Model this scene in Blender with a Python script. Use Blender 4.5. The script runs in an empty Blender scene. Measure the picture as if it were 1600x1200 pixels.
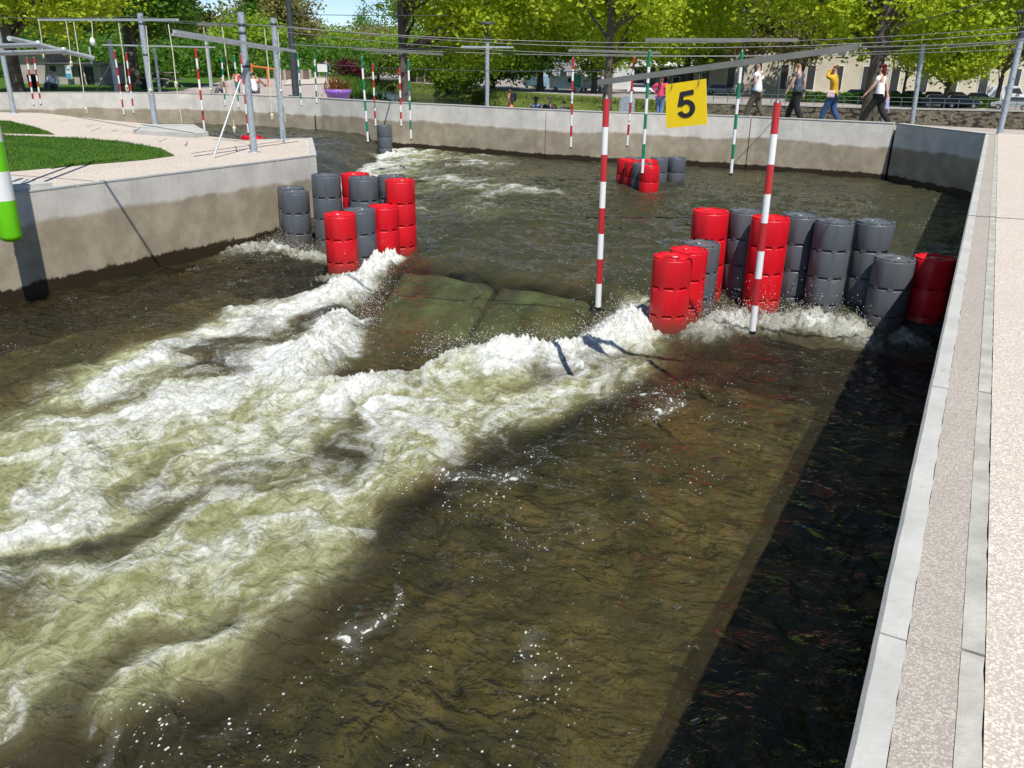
import bpy, bmesh, math, random
import numpy as np
from mathutils import Vector, Matrix, Quaternion
random.seed(7); rng = np.random.default_rng(11)
sc = bpy.context.scene
COL = sc.collection

# ------------------------------------------------------------------ camera
F = 1271.0; H = 1.43                     # focal length in photo pixels, eye height over the wall tops
def _setup():
    d = np.array([-55.0, -3200.0, -F]); d /= np.linalg.norm(d); up = -d
    vx = 762.0; vy = (up[2]*F-up[0]*vx)/up[1]
    Y = np.array([vx, vy, -F]); Y /= np.linalg.norm(Y)
    return np.stack([np.cross(Y, up), Y, up])
R = _setup()
cam_d = bpy.data.cameras.new('camera'); cam = bpy.data.objects.new('camera', cam_d); COL.objects.link(cam)
M = Matrix([[R[i][j] for j in range(3)] for i in range(3)]).to_4x4(); M.translation = (0, 0, H)
cam.matrix_world = M
cam_d.sensor_width = 36; cam_d.lens = F/1600*36; cam_d.clip_start = 0.05; cam_d.clip_end = 5000
sc.camera = cam

# ------------------------------------------------------------------ light
SUN = Vector((0.455, -0.42, 1.0)).normalized()
w = bpy.data.worlds.new('World'); sc.world = w; w.use_nodes = True
nt = w.node_tree; bg = nt.nodes['Background']
sky = nt.nodes.new('ShaderNodeTexSky'); sky.sky_type = 'NISHITA'; sky.sun_disc = False
sky.sun_elevation = math.asin(SUN.z); sky.sun_rotation = math.atan2(SUN.x, SUN.y)
sky.air_density = 0.75; sky.altitude = 1500; sky.dust_density = 0.15; sky.ozone_density = 2.5
nt.links.new(sky.outputs[0], bg.inputs[0]); bg.inputs[1].default_value = 0.105
sd = bpy.data.lights.new('sun', 'SUN'); sd.energy = 4.3; sd.angle = math.radians(0.5); sd.color = (1.0, 0.955, 0.89)
so = bpy.data.objects.new('sun', sd); COL.objects.link(so); so.rotation_mode = 'QUATERNION'
so.rotation_quaternion = SUN.to_track_quat('Z', 'Y'); so.location = (5, -5, 30)
sc.view_settings.view_transform = 'Standard'; sc.view_settings.look = 'None'
sc.view_settings.exposure = 0.38; sc.view_settings.gamma = 1.0; sc.view_settings.use_curve_mapping = False
try:
    sc.cycles.max_bounces = 7; sc.cycles.transparent_max_bounces = 12; sc.cycles.transmission_bounces = 4
    sc.cycles.diffuse_bounces = 3; sc.cycles.glossy_bounces = 3; sc.cycles.caustics_reflective = False; sc.cycles.caustics_refractive = False
    sc.cycles.sample_clamp_indirect = 4.0; sc.cycles.sample_clamp_direct = 30.0
    sc.cycles.use_denoising = True
except Exception: pass

# surveying helpers: sight line of a photo point met with a level, a plane across or a plane along the canal
def ray(px, py): return R @ np.array([px-800.0, -(py-600.0), -F])
def P(px, py, z):
    r = ray(px, py); t = (z-H)/r[2]; return Vector((r[0]*t, r[1]*t, z))
def PY(px, py, y):
    r = ray(px, py); t = y/r[1]; return Vector((r[0]*t, y, H+r[2]*t))
def PD(px, py, d):
    r = ray(px, py); t = d/math.hypot(r[0], r[1]); return Vector((r[0]*t, r[1]*t, H+r[2]*t))
def PX(px, py, x):
    r = ray(px, py); t = x/r[0]; return Vector((x, r[1]*t, H+r[2]*t))

LW, UW, FWL = -1.80, -1.50, -1.14        # lower pool, middle pool, far channel water levels
XL = -11.3; ZI = -0.34                   # left wall face, island level

# ------------------------------------------------------------------ helpers
def link(o, parent=None):
    COL.objects.link(o)
    if parent is not None: o.parent = parent
    return o
def tag(o, label=None, cat=None, group=None, kind=None):
    if label: o['label'] = label
    if cat: o['category'] = cat
    if group: o['group'] = group
    if kind: o['kind'] = kind
    return o
def thing(name, loc, label, cat, group=None, rz=0.0):
    o = bpy.data.objects.new(name, None); o.empty_display_size = 0.2
    link(o); o.location = loc; o.rotation_euler = (0, 0, rz)
    return tag(o, label, cat, group)
def copy_tree(o, parent=None):
    c = o.copy(); COL.objects.link(c)
    if parent is not None: c.parent = parent
    for ch in list(o.children): copy_tree(ch, c)
    return c

class MB:
    def __init__(s): s.v = []; s.f = []; s.m = []; s.sm = []
    def add(s, vs, fs, m=0, smooth=False):
        b = len(s.v); s.v += [tuple(v) for v in vs]
        for f in fs: s.f.append([i+b for i in f]); s.m.append(m); s.sm.append(smooth)
    def box(s, c, size, rz=0, m=0, mat=None):
        x, y, z = [a/2 for a in size]
        vs = [Vector((sx*x, sy*y, sz*z)) for sx in (-1, 1) for sy in (-1, 1) for sz in (-1, 1)]
        rm = mat if mat is not None else Matrix.Rotation(rz, 3, 'Z')
        vs = [rm @ v + Vector(c) for v in vs]
        s.add(vs, [(0,1,3,2),(4,6,7,5),(0,4,5,1),(2,3,7,6),(0,2,6,4),(1,5,7,3)], m)
    def bar(s, a, b, wdt, hgt, m=0):
        a = Vector(a); b = Vector(b); d = b-a; L = d.length; d.normalize()
        side = d.cross(Vector((0,0,1)))
        if side.length < 1e-4: side = Vector((1,0,0))
        side.normalize(); up = side.cross(d)
        rm = Matrix((side, d, up)).transposed()
        s.box((a+b)/2, (wdt, L, hgt), m=m, mat=rm)
    def tube(s, pts, rad, n=10, m=0, caps=True):
        pts = [Vector(p) for p in pts]
        if not hasattr(rad, '__len__'): rad = [rad]*len(pts)
        rings = []; u = None
        for i, p in enumerate(pts):
            d = (pts[min(i+1, len(pts)-1)]-pts[max(i-1, 0)]).normalized()
            if u is None:
                u = d.cross(Vector((0,0,1)))
                if u.length < 1e-3: u = Vector((1,0,0))
            u = (u-d*u.dot(d)).normalized(); v = d.cross(u)
            rings.append([p+(u*math.cos(2*math.pi*k/n)+v*math.sin(2*math.pi*k/n))*rad[i] for k in range(n)])
        vs = [q for r in rings for q in r]
        fs = [(i*n+k, i*n+(k+1)%n, (i+1)*n+(k+1)%n, (i+1)*n+k) for i in range(len(pts)-1) for k in range(n)]
        s.add(vs, fs, m, True)
        if caps:
            s.add(rings[0][::-1], [tuple(range(n))], m); s.add(rings[-1], [tuple(range(n))], m)
    def lathe(s, prof, n=24, c=(0,0,0), m=0, mod=None, smooth=True):
        vs = []
        for r, z in prof:
            for k in range(n):
                a = 2*math.pi*k/n; rr = r*(mod(a) if mod else 1)
                vs.append((c[0]+rr*math.cos(a), c[1]+rr*math.sin(a), c[2]+z))
        fs = [(i*n+k, i*n+(k+1)%n, (i+1)*n+(k+1)%n, (i+1)*n+k) for i in range(len(prof)-1) for k in range(n)]
        s.add(vs, fs, m, smooth)
    def prism(s, poly, z0, z1, m=0, top=True, bot=False):
        n = len(poly)
        a = sum(poly[i][0]*poly[(i+1)%n][1]-poly[(i+1)%n][0]*poly[i][1] for i in range(n))
        if a < 0: poly = poly[::-1]
        s.add([(x, y, z0) for x, y in poly]+[(x, y, z1) for x, y in poly],
              [(i, (i+1)%n, n+(i+1)%n, n+i) for i in range(n)], m)
        if top: s.add([(x, y, z1) for x, y in poly], [tuple(range(n))], m)
        if bot: s.add([(x, y, z0) for x, y in poly][::-1], [tuple(range(n))], m)
    def build(s, name, mats, parent=None, bevel=None):
        me = bpy.data.meshes.new(name); me.from_pydata(s.v, [], s.f)
        if not isinstance(mats, (list, tuple)): mats = [mats]
        for mt in mats: me.materials.append(mt)
        me.polygons.foreach_set('material_index', s.m); me.polygons.foreach_set('use_smooth', s.sm)
        me.update(); o = bpy.data.objects.new(name, me); link(o, parent)
        if bevel:
            b = o.modifiers.new('bevel', 'BEVEL'); b.width = bevel; b.segments = 2; b.limit_method = 'ANGLE'
        return o

def np_mesh(name, V, Fq, mat, parent=None, smooth=True, attrs=None):
    V = np.ascontiguousarray(V, dtype=np.float32); Fq = np.ascontiguousarray(Fq, dtype=np.int32); k = Fq.shape[1]
    me = bpy.data.meshes.new(name)
    me.vertices.add(len(V)); me.vertices.foreach_set('co', V.ravel())
    me.loops.add(Fq.size); me.loops.foreach_set('vertex_index', Fq.ravel())
    me.polygons.add(len(Fq)); me.polygons.foreach_set('loop_start', np.arange(0, Fq.size, k, dtype=np.int32))
    me.polygons.foreach_set('loop_total', np.full(len(Fq), k, dtype=np.int32))
    me.polygons.foreach_set('use_smooth', np.full(len(Fq), smooth))
    me.update(calc_edges=True)
    for an, av in (attrs or {}).items():
        a = me.attributes.new(an, 'FLOAT', 'POINT'); a.data.foreach_set('value', np.ascontiguousarray(av, dtype=np.float32))
    me.materials.append(mat)
    o = bpy.data.objects.new(name, me); link(o, parent); return o

# ------------------------------------------------------------------ noise in numpy
def gn(x, y, seed=0):
    xi = np.floor(x).astype(np.int64); yi = np.floor(y).astype(np.int64); fx = x-xi; fy = y-yi
    def g(ix, iy, dx, dy):
        h = (ix*374761393+iy*668265263+seed*982451653) & 0xffffffff
        h = ((h ^ (h >> 13))*1274126177) & 0xffffffff; h = h ^ (h >> 16)
        a = (h & 0xffff)*(2*np.pi/65536); return np.cos(a)*dx+np.sin(a)*dy
    u = fx*fx*fx*(fx*(fx*6-15)+10); v = fy*fy*fy*(fy*(fy*6-15)+10)
    n0 = g(xi, yi, fx, fy)*(1-u)+g(xi+1, yi, fx-1, fy)*u
    n1 = g(xi, yi+1, fx, fy-1)*(1-u)+g(xi+1, yi+1, fx-1, fy-1)*u
    return (n0*(1-v)+n1*v)*1.45
def fbm(x, y, o=4, seed=0, gain=0.5, lac=2.03):
    s = 0; a = 1; t = 0
    for i in range(o):
        s = s+a*gn(x, y, seed+i*17); t += a; a *= gain; x = x*lac+3.1; y = y*lac-1.7
    return s/t
def ridged(x, y, o=3, seed=0):
    s = 0; a = 1; t = 0
    for i in range(o):
        n = 1-np.abs(gn(x, y, seed+i*13))*1.7; s = s+a*np.clip(n, 0, 1)**2; t += a; a *= 0.55; x = x*2.1+5; y = y*2.1-2
    return s/t
def sstep(a, b, x):
    t = np.clip((x-a)/(b-a), 0, 1); return t*t*(3-2*t)
def sdf(poly, X, Y):
    d = np.full(X.shape, 1e9); ins = np.zeros(X.shape, bool); n = len(poly)
    for i in range(n):
        x0, y0 = poly[i]; x1, y1 = poly[(i+1) % n]; ex, ey = x1-x0, y1-y0
        t = np.clip(((X-x0)*ex+(Y-y0)*ey)/(ex*ex+ey*ey+1e-12), 0, 1)
        d = np.minimum(d, (X-x0-t*ex)**2+(Y-y0-t*ey)**2)
        c = ((y0 > Y) != (y1 > Y)); xc = x0+(Y-y0)*ex/(ey if abs(ey) > 1e-9 else 1e-9)
        ins ^= (c & (X < xc))
    d = np.sqrt(d); return np.where(ins, -d, d)

# ------------------------------------------------------------------ materials
class NT:
    def __init__(s, name):
        s.m = bpy.data.materials.new(name); s.m.use_nodes = True; s.t = s.m.node_tree; s.t.nodes.clear()
        s.out = s.n('ShaderNodeOutputMaterial')
    def n(s, ty, **kw):
        nd = s.t.nodes.new(ty)
        for k, v in kw.items(): setattr(nd, k, v)
        return nd
    def l(s, a, b): s.t.links.new(a, b)
    def set(s, sock, v):
        if hasattr(v, 'links') or isinstance(v, bpy.types.NodeSocket): s.l(v, sock)
        else:
            if isinstance(v, (tuple, list)) and len(v) == 3 and sock.type == 'RGBA': v = (*v, 1)
            sock.default_value = v
    def co(s, scale=(1,1,1), src='Object'):
        tc = s.n('ShaderNodeTexCoord') if src == 'Object' else s.n('ShaderNodeNewGeometry')
        mp = s.n('ShaderNodeMapping'); mp.inputs['Scale'].default_value = scale
        s.l(tc.outputs['Object' if src == 'Object' else 'Position'], mp.inputs['Vector']); return mp.outputs[0]
    def noise(s, vec, scale, detail=4, rough=0.55, dist=0.0):
        nd = s.n('ShaderNodeTexNoise'); s.l(vec, nd.inputs['Vector'])
        nd.inputs['Scale'].default_value = scale; nd.inputs['Detail'].default_value = detail
        nd.inputs['Roughness'].default_value = rough; nd.inputs['Distortion'].default_value = dist; return nd.outputs['Fac']
    def voro(s, vec, scale, feat='F1'):
        nd = s.n('ShaderNodeTexVoronoi'); nd.feature = feat; s.l(vec, nd.inputs['Vector']); nd.inputs['Scale'].default_value = scale
        return nd
    def math(s, op, a, b=0.0, c=0.0, clamp=False):
        nd = s.n('ShaderNodeMath', operation=op, use_clamp=clamp)
        s.set(nd.inputs[0], a); s.set(nd.inputs[1], b); s.set(nd.inputs[2], c); return nd.outputs[0]
    def ss(s, v, a, b, to0=0.0, to1=1.0):
        nd = s.n('ShaderNodeMapRange', interpolation_type='SMOOTHSTEP'); s.set(nd.inputs['Value'], v)
        nd.inputs['From Min'].default_value = a; nd.inputs['From Max'].default_value = b
        nd.inputs['To Min'].default_value = to0; nd.inputs['To Max'].default_value = to1; return nd.outputs[0]
    def mix(s, f, a, b, mode='MIX'):
        nd = s.n('ShaderNodeMix', data_type='RGBA', blend_type=mode); s.set(nd.inputs[0], f)
        s.set(nd.inputs[6], a); s.set(nd.inputs[7], b); return nd.outputs[2]
    def bump(s, h, strength=0.5, dist=0.01, normal=None):
        nd = s.n('ShaderNodeBump'); nd.inputs['Strength'].default_value = strength; nd.inputs['Distance'].default_value = dist
        s.l(h, nd.inputs['Height'])
        if normal is not None: s.l(normal, nd.inputs['Normal'])
        return nd.outputs[0]
    def pr(s, col, rough=0.6, metal=0.0, normal=None, spec=0.5, **kw):
        p = s.n('ShaderNodeBsdfPrincipled'); s.set(p.inputs['Base Color'], col); s.set(p.inputs['Roughness'], rough)
        p.inputs['Metallic'].default_value = metal; p.inputs['Specular IOR Level'].default_value = spec
        if normal is not None: s.l(normal, p.inputs['Normal'])
        for k, v in kw.items(): s.set(p.inputs[k], v)
        return p.outputs[0]
    def done(s, sh): s.l(sh, s.out.inputs['Surface']); return s.m
    def z(s):
        g = s.n('ShaderNodeNewGeometry'); x = s.n('ShaderNodeSeparateXYZ'); s.l(g.outputs['Position'], x.inputs[0]); return x.outputs

def simple(name, col, rough=0.6, metal=0.0, var=0.15, scale=8.0, bump=0.0, spec=0.5):
    t = NT(name); v = t.co(); n = t.noise(v, scale, 5)
    c = t.mix(t.ss(n, 0.3, 0.7), tuple(a*(1-var) for a in col), tuple(min(1, a*(1+var)) for a in col))
    nm = t.bump(t.noise(v, scale*6, 4), bump, 0.01) if bump else None
    return t.done(t.pr(c, rough, metal, nm, spec))

def concrete_wall(name, water, stain0, amp=0.12, light=(0.57,0.535,0.475), wet=0.22, side=1.0):
    """pale concrete, dried silt below a wandering line, dark wet ragged band above the water"""
    t = NT(name); v = t.co(); z = t.z()[2]
    n1 = t.noise(v, 0.5, 3); n2 = t.noise(v, 2.2, 6, 0.65); n3 = t.noise(v, 14, 6, 0.6); nf = t.noise(v, 60, 4)
    vs = t.co((5, 5, 0.45)); run = t.noise(vs, 3.2, 4, 0.6)
    base = t.mix(t.ss(n2, 0.3, 0.72), tuple(a*0.86 for a in light), tuple(a*1.1 for a in light))
    base = t.mix(t.ss(n3, 0.55, 0.75, 0, 0.35), base, (0.5,0.5,0.49))
    base = t.mix(t.ss(run, 0.56, 0.78, 0, 0.35), base, (0.25,0.235,0.20))
    zz = t.math('ADD', z, t.math('MULTIPLY', t.math('SUBTRACT', n1, 0.5), amp*2.6))
    zz = t.math('ADD', zz, t.math('MULTIPLY', t.math('SUBTRACT', n2, 0.5), 0.12))
    s = t.ss(zz, stain0-0.05, stain0+0.035, 1, 0)
    silt = t.mix(t.ss(n2, 0.35, 0.7), (0.275,0.225,0.150), (0.40,0.34,0.24))
    silt = t.mix(t.ss(run, 0.55, 0.72, 0, 0.4), silt, (0.36,0.31,0.23))
    base = t.mix(t.math('MULTIPLY', s, 0.93), base, silt)
    zr = t.math('ADD', z, t.math('MULTIPLY', t.math('SUBTRACT', run, 0.5), wet*0.55))
    zr = t.math('ADD', zr, t.math('MULTIPLY', t.math('SUBTRACT', n2, 0.5), wet*1.4)); zr = t.math('ADD', zr, t.math('MULTIPLY', t.math('SUBTRACT', n3, 0.5), wet*0.5))
    wt = t.ss(zr, water+wet*0.85, water+wet*1.15, 1, 0)
    base = t.mix(wt, base, (0.035,0.024,0.013))
    # tie holes
    bm = t.bump(t.math('ADD', t.math('MULTIPLY', n3, 0.7), t.math('MULTIPLY', nf, 0.3)), 0.35, 0.012)
    return t.done(t.pr(base, t.math('SUBTRACT', 0.85, t.math('MULTIPLY', wt, 0.45)), 0, bm, 0.3))

m_wallR = concrete_wall('wall concrete right', LW, -0.7)
m_wallL = concrete_wall('wall concrete left', LW+0.06, -0.76, 0.10, wet=0.16)
m_wallF = concrete_wall('wall concrete far', UW+0.04, -0.6, 0.14, light=(0.66,0.62,0.55), wet=0.12)

def aggregate(name, c1, c2, scale=90, bump=0.6, big=(0.0,0.0,0.0)):
    t = NT(name); v = t.co(); vo = t.voro(v, scale); n = t.noise(v, 1.3, 5, 0.6); nn = t.noise(v, 9, 6, 0.6)
    ramp = t.mix(vo.outputs['Distance'], c2, c1)
    bw = t.n('ShaderNodeSeparateColor'); t.l(vo.outputs['Color'], bw.inputs[0])
    c = t.mix(t.ss(bw.outputs[0], 0.1, 0.95), tuple(a*0.72 for a in c1), tuple(min(1, a*1.22) for a in c1))
    c = t.mix(t.ss(vo.outputs['Distance'], 0.35, 0.75), c, c2)
    c = t.mix(t.ss(n, 0.38, 0.7, 0, 0.35), c, tuple(a*0.72 for a in c1))
    c = t.mix(t.ss(nn, 0.6, 0.8, 0, 0.3), c, (0.16,0.13,0.11))
    return t.done(t.pr(c, 0.9, 0, t.bump(vo.outputs['Distance'], bump, 0.006), 0.2))
m_pink = aggregate('pink exposed aggregate', (0.65,0.58,0.495), (0.46,0.40,0.34), 125, 0.25)
m_pinkfar = aggregate('pink aggregate island', (0.61,0.535,0.455), (0.49,0.425,0.36), 55)
m_strip = aggregate('grey pink aggregate', (0.44,0.40,0.345), (0.34,0.305,0.26), 150, 0.2)
def coping_mat():
    t = NT('coping concrete'); v = t.co(); n = t.noise(v, 3.0, 7, 0.65); n2 = t.noise(v, 30, 6, 0.65)
    c = t.mix(t.ss(n, 0.3, 0.7), (0.40,0.40,0.37), (0.50,0.495,0.46))
    c = t.mix(t.ss(n2, 0.58, 0.75, 0, 0.5), c, (0.26,0.25,0.22))
    c = t.mix(t.ss(t.noise(t.co((1.0,0.35,1)), 5, 6, 0.7), 0.62, 0.7, 0, 0.5), c, (0.33,0.30,0.25))
    return t.done(t.pr(c, 0.85, 0, t.bump(n2, 0.5, 0.006), 0.25))
m_coping = coping_mat()
m_curb = simple('curb grey', (0.40,0.39,0.34), 0.85, var=0.2, scale=5, bump=0.5)
m_galv = simple('galvanised steel', (0.36,0.41,0.45), 0.42, 0.25, var=0.22, scale=22, bump=0.05)
m_galvlight = simple('pale aluminium', (0.42,0.45,0.46), 0.4, 0.2, var=0.1, scale=10)
m_beam = simple('grey beam', (0.20,0.20,0.18), 0.5, 0.2, var=0.1, scale=6)
m_dark = simple('dark painted steel', (0.045,0.055,0.065), 0.5, 0.1, var=0.15)
m_wire = simple('steel wire', (0.16,0.17,0.165), 0.45, 0.6, var=0.1)
m_rope = simple('pale rope', (0.62,0.58,0.45), 0.9, var=0.2, scale=60)
m_black = simple('black rubber', (0.012,0.012,0.013), 0.6)
def gate_mat(name, col):
    t = NT(name); v = t.co(); n = t.noise(v, 30, 4); n2 = t.noise(t.co((1,1,0.2)), 16, 4)
    c = t.mix(t.ss(n2, 0.5, 0.8, 0, 0.3), col, tuple(a*0.55+0.02 for a in col))
    return t.done(t.pr(c, 0.35, 0, t.bump(n, 0.05, 0.002), 0.5))
m_gred = gate_mat('gate red', (0.50,0.022,0.028)); m_gwhite = gate_mat('gate white', (0.80,0.80,0.78)); m_ggreen = gate_mat('gate green', (0.0,0.215,0.105))
m_lime = gate_mat('bright green foam', (0.14,0.56,0.004))
def plastic(name, col, dk, fade):
    t = NT(name); v = t.co(); n = t.noise(v, 5, 5, 0.6); st = t.noise(t.co((9,9,0.7)), 3, 5, 0.6)
    oi = t.n('ShaderNodeObjectInfo'); c = t.mix(t.ss(n, 0.35, 0.7), col, tuple(a*0.86 for a in col))
    c = t.mix(t.math('MULTIPLY', oi.outputs['Random'], 0.45), c, fade)
    sc_ = t.noise(t.co((1.2,1.2,9)), 9, 6, 0.7); c = t.mix(t.ss(sc_, 0.62, 0.70, 0, 0.35), c, tuple(min(1,a*1.3+0.05) for a in col))
    c = t.mix(t.ss(st, 0.54, 0.72, 0, 0.55), c, dk)
    zz = t.z()[2]; c = t.mix(t.ss(t.math('ADD', zz, t.math('MULTIPLY', st, 0.15)), -1.68, -1.30, 0.8, 0), c, (0.06,0.045,0.025))
    return t.done(t.pr(c, t.ss(n, 0.3, 0.7, 0.36, 0.52), 0, t.bump(t.noise(v, 3, 3), 0.12, 0.02), 0.4))
m_bred = plastic('red barrel plastic', (0.66,0.006,0.016), (0.30,0.010,0.012), (0.56,0.012,0.018))
m_bgrey = plastic('grey barrel plastic', (0.095,0.11,0.13), (0.05,0.05,0.045), (0.115,0.12,0.125))
m_sign = gate_mat('yellow sign', (0.86,0.60,0.0))
m_sticker = simple('white sticker', (0.8,0.8,0.8), 0.3, var=0.05)

def water_mat():
    t = NT('river water'); v = t.co()
    def at(nm):
        a = t.n('ShaderNodeAttribute'); a.attribute_name = nm; return a.outputs['Fac']
    aer, foam, clear, scrap = at('aer'), at('foam'), at('clear'), at('scrap')
    n_a = t.noise(t.co((1.0,0.45,1.0)), 1.3, 6, 0.62, 0.8)
    n_b = t.noise(t.co((1.0,0.4,1.0)), 0.6, 4, 0.6, 0.5)
    fine = t.noise(t.co((1.3,0.8,1.3)), 7, 9, 0.70, 0.5); ff = t.noise(v, 38, 8, 0.75, 0.2)
    murk = t.mix(t.ss(n_a, 0.32, 0.68), (0.040,0.037,0.018), (0.110,0.086,0.036))
    murk = t.mix(t.ss(n_b, 0.55, 0.70, 0, 0.8), murk, (0.17,0.11,0.032))
    stv = t.n('ShaderNodeMapping'); stc = t.n('ShaderNodeTexCoord'); t.l(stc.outputs['Object'], stv.inputs['Vector'])
    stv.inputs['Rotation'].default_value = (0,0,math.radians(-22)); stv.inputs['Scale'].default_value = (2.6,0.42,1)
    stk = t.noise(stv.outputs[0], 2.2, 7, 0.66, 0.9)
    murk = t.mix(t.ss(stk, 0.52, 0.74, 0, 0.40), murk, (0.125,0.118,0.090)); murk = t.mix(t.ss(stk, 0.48, 0.30, 0, 0.5), murk, (0.026,0.024,0.013))  # pale and dark streaks painted into the colour for ripples reflecting sky
    up = t.ss(t.z()[1], 8.5, 11.5); murk = t.mix(t.math('MULTIPLY', up, 0.75), murk, (0.034,0.037,0.024))
    milky = t.mix(t.ss(fine, 0.32, 0.70), (0.23,0.235,0.095), (0.46,0.47,0.27))
    a2 = t.math('ADD', aer, t.math('MULTIPLY', t.math('SUBTRACT', fine, 0.5), t.math('MULTIPLY', aer, 0.9)), clamp=True)
    col = t.mix(t.ss(a2, 0.05, 0.95), murk, milky)
    f2 = t.math('ADD', foam, t.math('MULTIPLY', t.math('SUBTRACT', fine, 0.5), 0.70))
    f2 = t.math('ADD', f2, t.math('MULTIPLY', t.math('SUBTRACT', ff, 0.5), 0.75))
    fm = t.math('MULTIPLY', t.ss(f2, 0.22, 1.02), t.ss(foam, 0.03, 0.25))
    # white specks painted in for bubbles and sun glints, then scum lines
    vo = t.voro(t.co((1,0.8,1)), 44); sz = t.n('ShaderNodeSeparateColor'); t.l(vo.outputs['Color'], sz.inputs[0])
    bubble_glints = t.math('LESS_THAN', vo.outputs['Distance'], t.math('MULTIPLY', t.math('POWER', sz.outputs[0], 2.8), 0.36))
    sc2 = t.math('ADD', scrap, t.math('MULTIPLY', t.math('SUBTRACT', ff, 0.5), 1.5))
    bubble_glints = t.math('MULTIPLY', bubble_glints, t.ss(sc2, 0.27, 0.42))
    lump = t.math('MULTIPLY', t.ss(t.math('ADD', scrap, t.math('MULTIPLY', t.math('SUBTRACT', t.noise(t.co((1,.7,1)), 12, 5, 0.65, 0.6), 0.5), 2.6)), 1.12, 1.22), 0.95)
    veil = t.math('MULTIPLY', t.ss(t.math('ADD', scrap, t.math('MULTIPLY', t.math('SUBTRACT', fine, 0.5), 1.2)), 0.45, 1.1), 0.16)
    fm = t.math('MAXIMUM', fm, t.math('MAXIMUM', t.math('MAXIMUM', bubble_glints, lump), veil))
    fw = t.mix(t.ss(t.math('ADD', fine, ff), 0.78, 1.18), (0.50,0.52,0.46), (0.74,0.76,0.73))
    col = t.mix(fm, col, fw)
    h1 = t.noise(t.co((1.0,1.5,1.0)), 2.6, 5, 0.58, 0.9); h2 = t.noise(t.co((1.0,1.25,1.0)), 13, 4, 0.6, 0.5)
    h0 = t.noise(t.co((1.0,1.7,1.0)), 1.25, 4, 0.55, 1.2)
    hh = t.math('ADD', t.math('ADD', h1, t.math('MULTIPLY', h0, 1.1)), t.math('MULTIPLY', h2, 0.18))
    hh = t.math('ADD', hh, t.math('MULTIPLY', t.math('ADD', fine, t.math('MULTIPLY', ff, 0.55)), t.math('MULTIPLY', t.math('MAXIMUM', aer, fm), 0.36)))
    bp = t.n('ShaderNodeBump'); t.l(hh, bp.inputs['Height']); bp.inputs['Distance'].default_value = 0.13
    t.set(bp.inputs['Strength'], t.math('SUBTRACT', 0.95, t.math('MULTIPLY', at('calm'), 0.72)))
    t.set(bp.inputs['Strength'], t.math('SUBTRACT', t.math('SUBTRACT', 0.95, t.math('MULTIPLY', at('calm'), 0.72)), t.math('MULTIPLY', fm, 0.28)))
    nm = bp.outputs[0]
    rough = t.math('ADD', 0.03, t.math('MULTIPLY', fm, 0.35), clamp=True)
    body = t.pr(col, rough, 0, nm, 0.5, **{'IOR': 1.333})
    fr = t.n('ShaderNodeFresnel'); fr.inputs[0].default_value = 1.33; t.l(nm, fr.inputs[1])
    tr = t.n('ShaderNodeBsdfTransparent'); tr.inputs[0].default_value = (0.66,0.70,0.52,1)
    gl = t.n('ShaderNodeBsdfGlossy'); gl.inputs['Roughness'].default_value = 0.05; t.l(nm, gl.inputs['Normal'])
    m1 = t.n('ShaderNodeMixShader'); t.l(fr.outputs[0], m1.inputs[0]); t.l(tr.outputs[0], m1.inputs[1]); t.l(gl.outputs[0], m1.inputs[2])
    m2 = t.n('ShaderNodeMixShader'); t.l(t.math('MULTIPLY', clear, t.math('SUBTRACT', 1.0, fm)), m2.inputs[0])
    t.l(body, m2.inputs[1]); t.l(m1.outputs[0], m2.inputs[2])
    return t.done(m2.outputs[0])
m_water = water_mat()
def river_mat():
    t = NT('wide river'); h = t.noise(t.co((0.4,1.2,1)), 1.4, 5, 0.6)
    return t.done(t.pr((0.035,0.037,0.025), 0.12, 0, t.bump(h, 0.35, 0.05), 0.5, **{'IOR': 1.333}))
m_river = river_mat()
def leaf_mat(name, c1, c2, trans=0.45, rough=0.5):
    t = NT(name); n = t.noise(t.co(), 1.3, 3); n2 = t.noise(t.co(), 14, 2)
    c = t.mix(t.ss(n, 0.35, 0.65), c1, c2); c = t.mix(t.ss(n2, 0.35, 0.7, 0, 0.5), c, tuple(a*0.55 for a in c2))
    d = t.pr(c, rough, 0, None, 0.3); tl = t.n('ShaderNodeBsdfTranslucent'); t.l(t.mix(0.5, c, tuple(min(1, a*1.6) for a in c1)), tl.inputs[0])
    m = t.n('ShaderNodeMixShader'); m.inputs[0].default_value = trans; t.l(d, m.inputs[1]); t.l(tl.outputs[0], m.inputs[2])
    return t.done(m.outputs[0])
m_leafY = leaf_mat('bright spring leaves', (0.58,0.68,0.045), (0.30,0.45,0.03), 0.55)
m_leafM = leaf_mat('mid green leaves', (0.34,0.48,0.045), (0.18,0.31,0.028))
m_leafD = leaf_mat('dark green leaves', (0.13,0.28,0.026), (0.07,0.17,0.018))
m_leafB = leaf_mat('olive brown young leaves', (0.34,0.32,0.10), (0.19,0.19,0.06))
m_leafR = leaf_mat('purple red leaves', (0.16,0.02,0.035), (0.07,0.01,0.02))
m_bark = simple('bark', (0.085,0.07,0.055), 0.95, var=0.45, scale=3.5, bump=0.9)
m_barkpale = simple('pale bark', (0.30,0.29,0.25), 0.9, var=0.35, scale=2.5, bump=0.6)
m_grass = leaf_mat('lawn grass', (0.085,0.19,0.012), (0.045,0.12,0.010), 0.25)
def turf(name, a, b, sc_=1.2):
    t = NT(name); n = t.noise(t.co(), sc_, 6, 0.65); n2 = t.noise(t.co(), 25, 5)
    c = t.mix(t.ss(n, 0.3, 0.7), a, b); c = t.mix(t.ss(n2, 0.4, 0.7, 0, 0.4), c, tuple(x*0.5 for x in a))
    return t.done(t.pr(c, 0.95, 0, t.bump(n2, 0.8, 0.05), 0.15))
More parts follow.
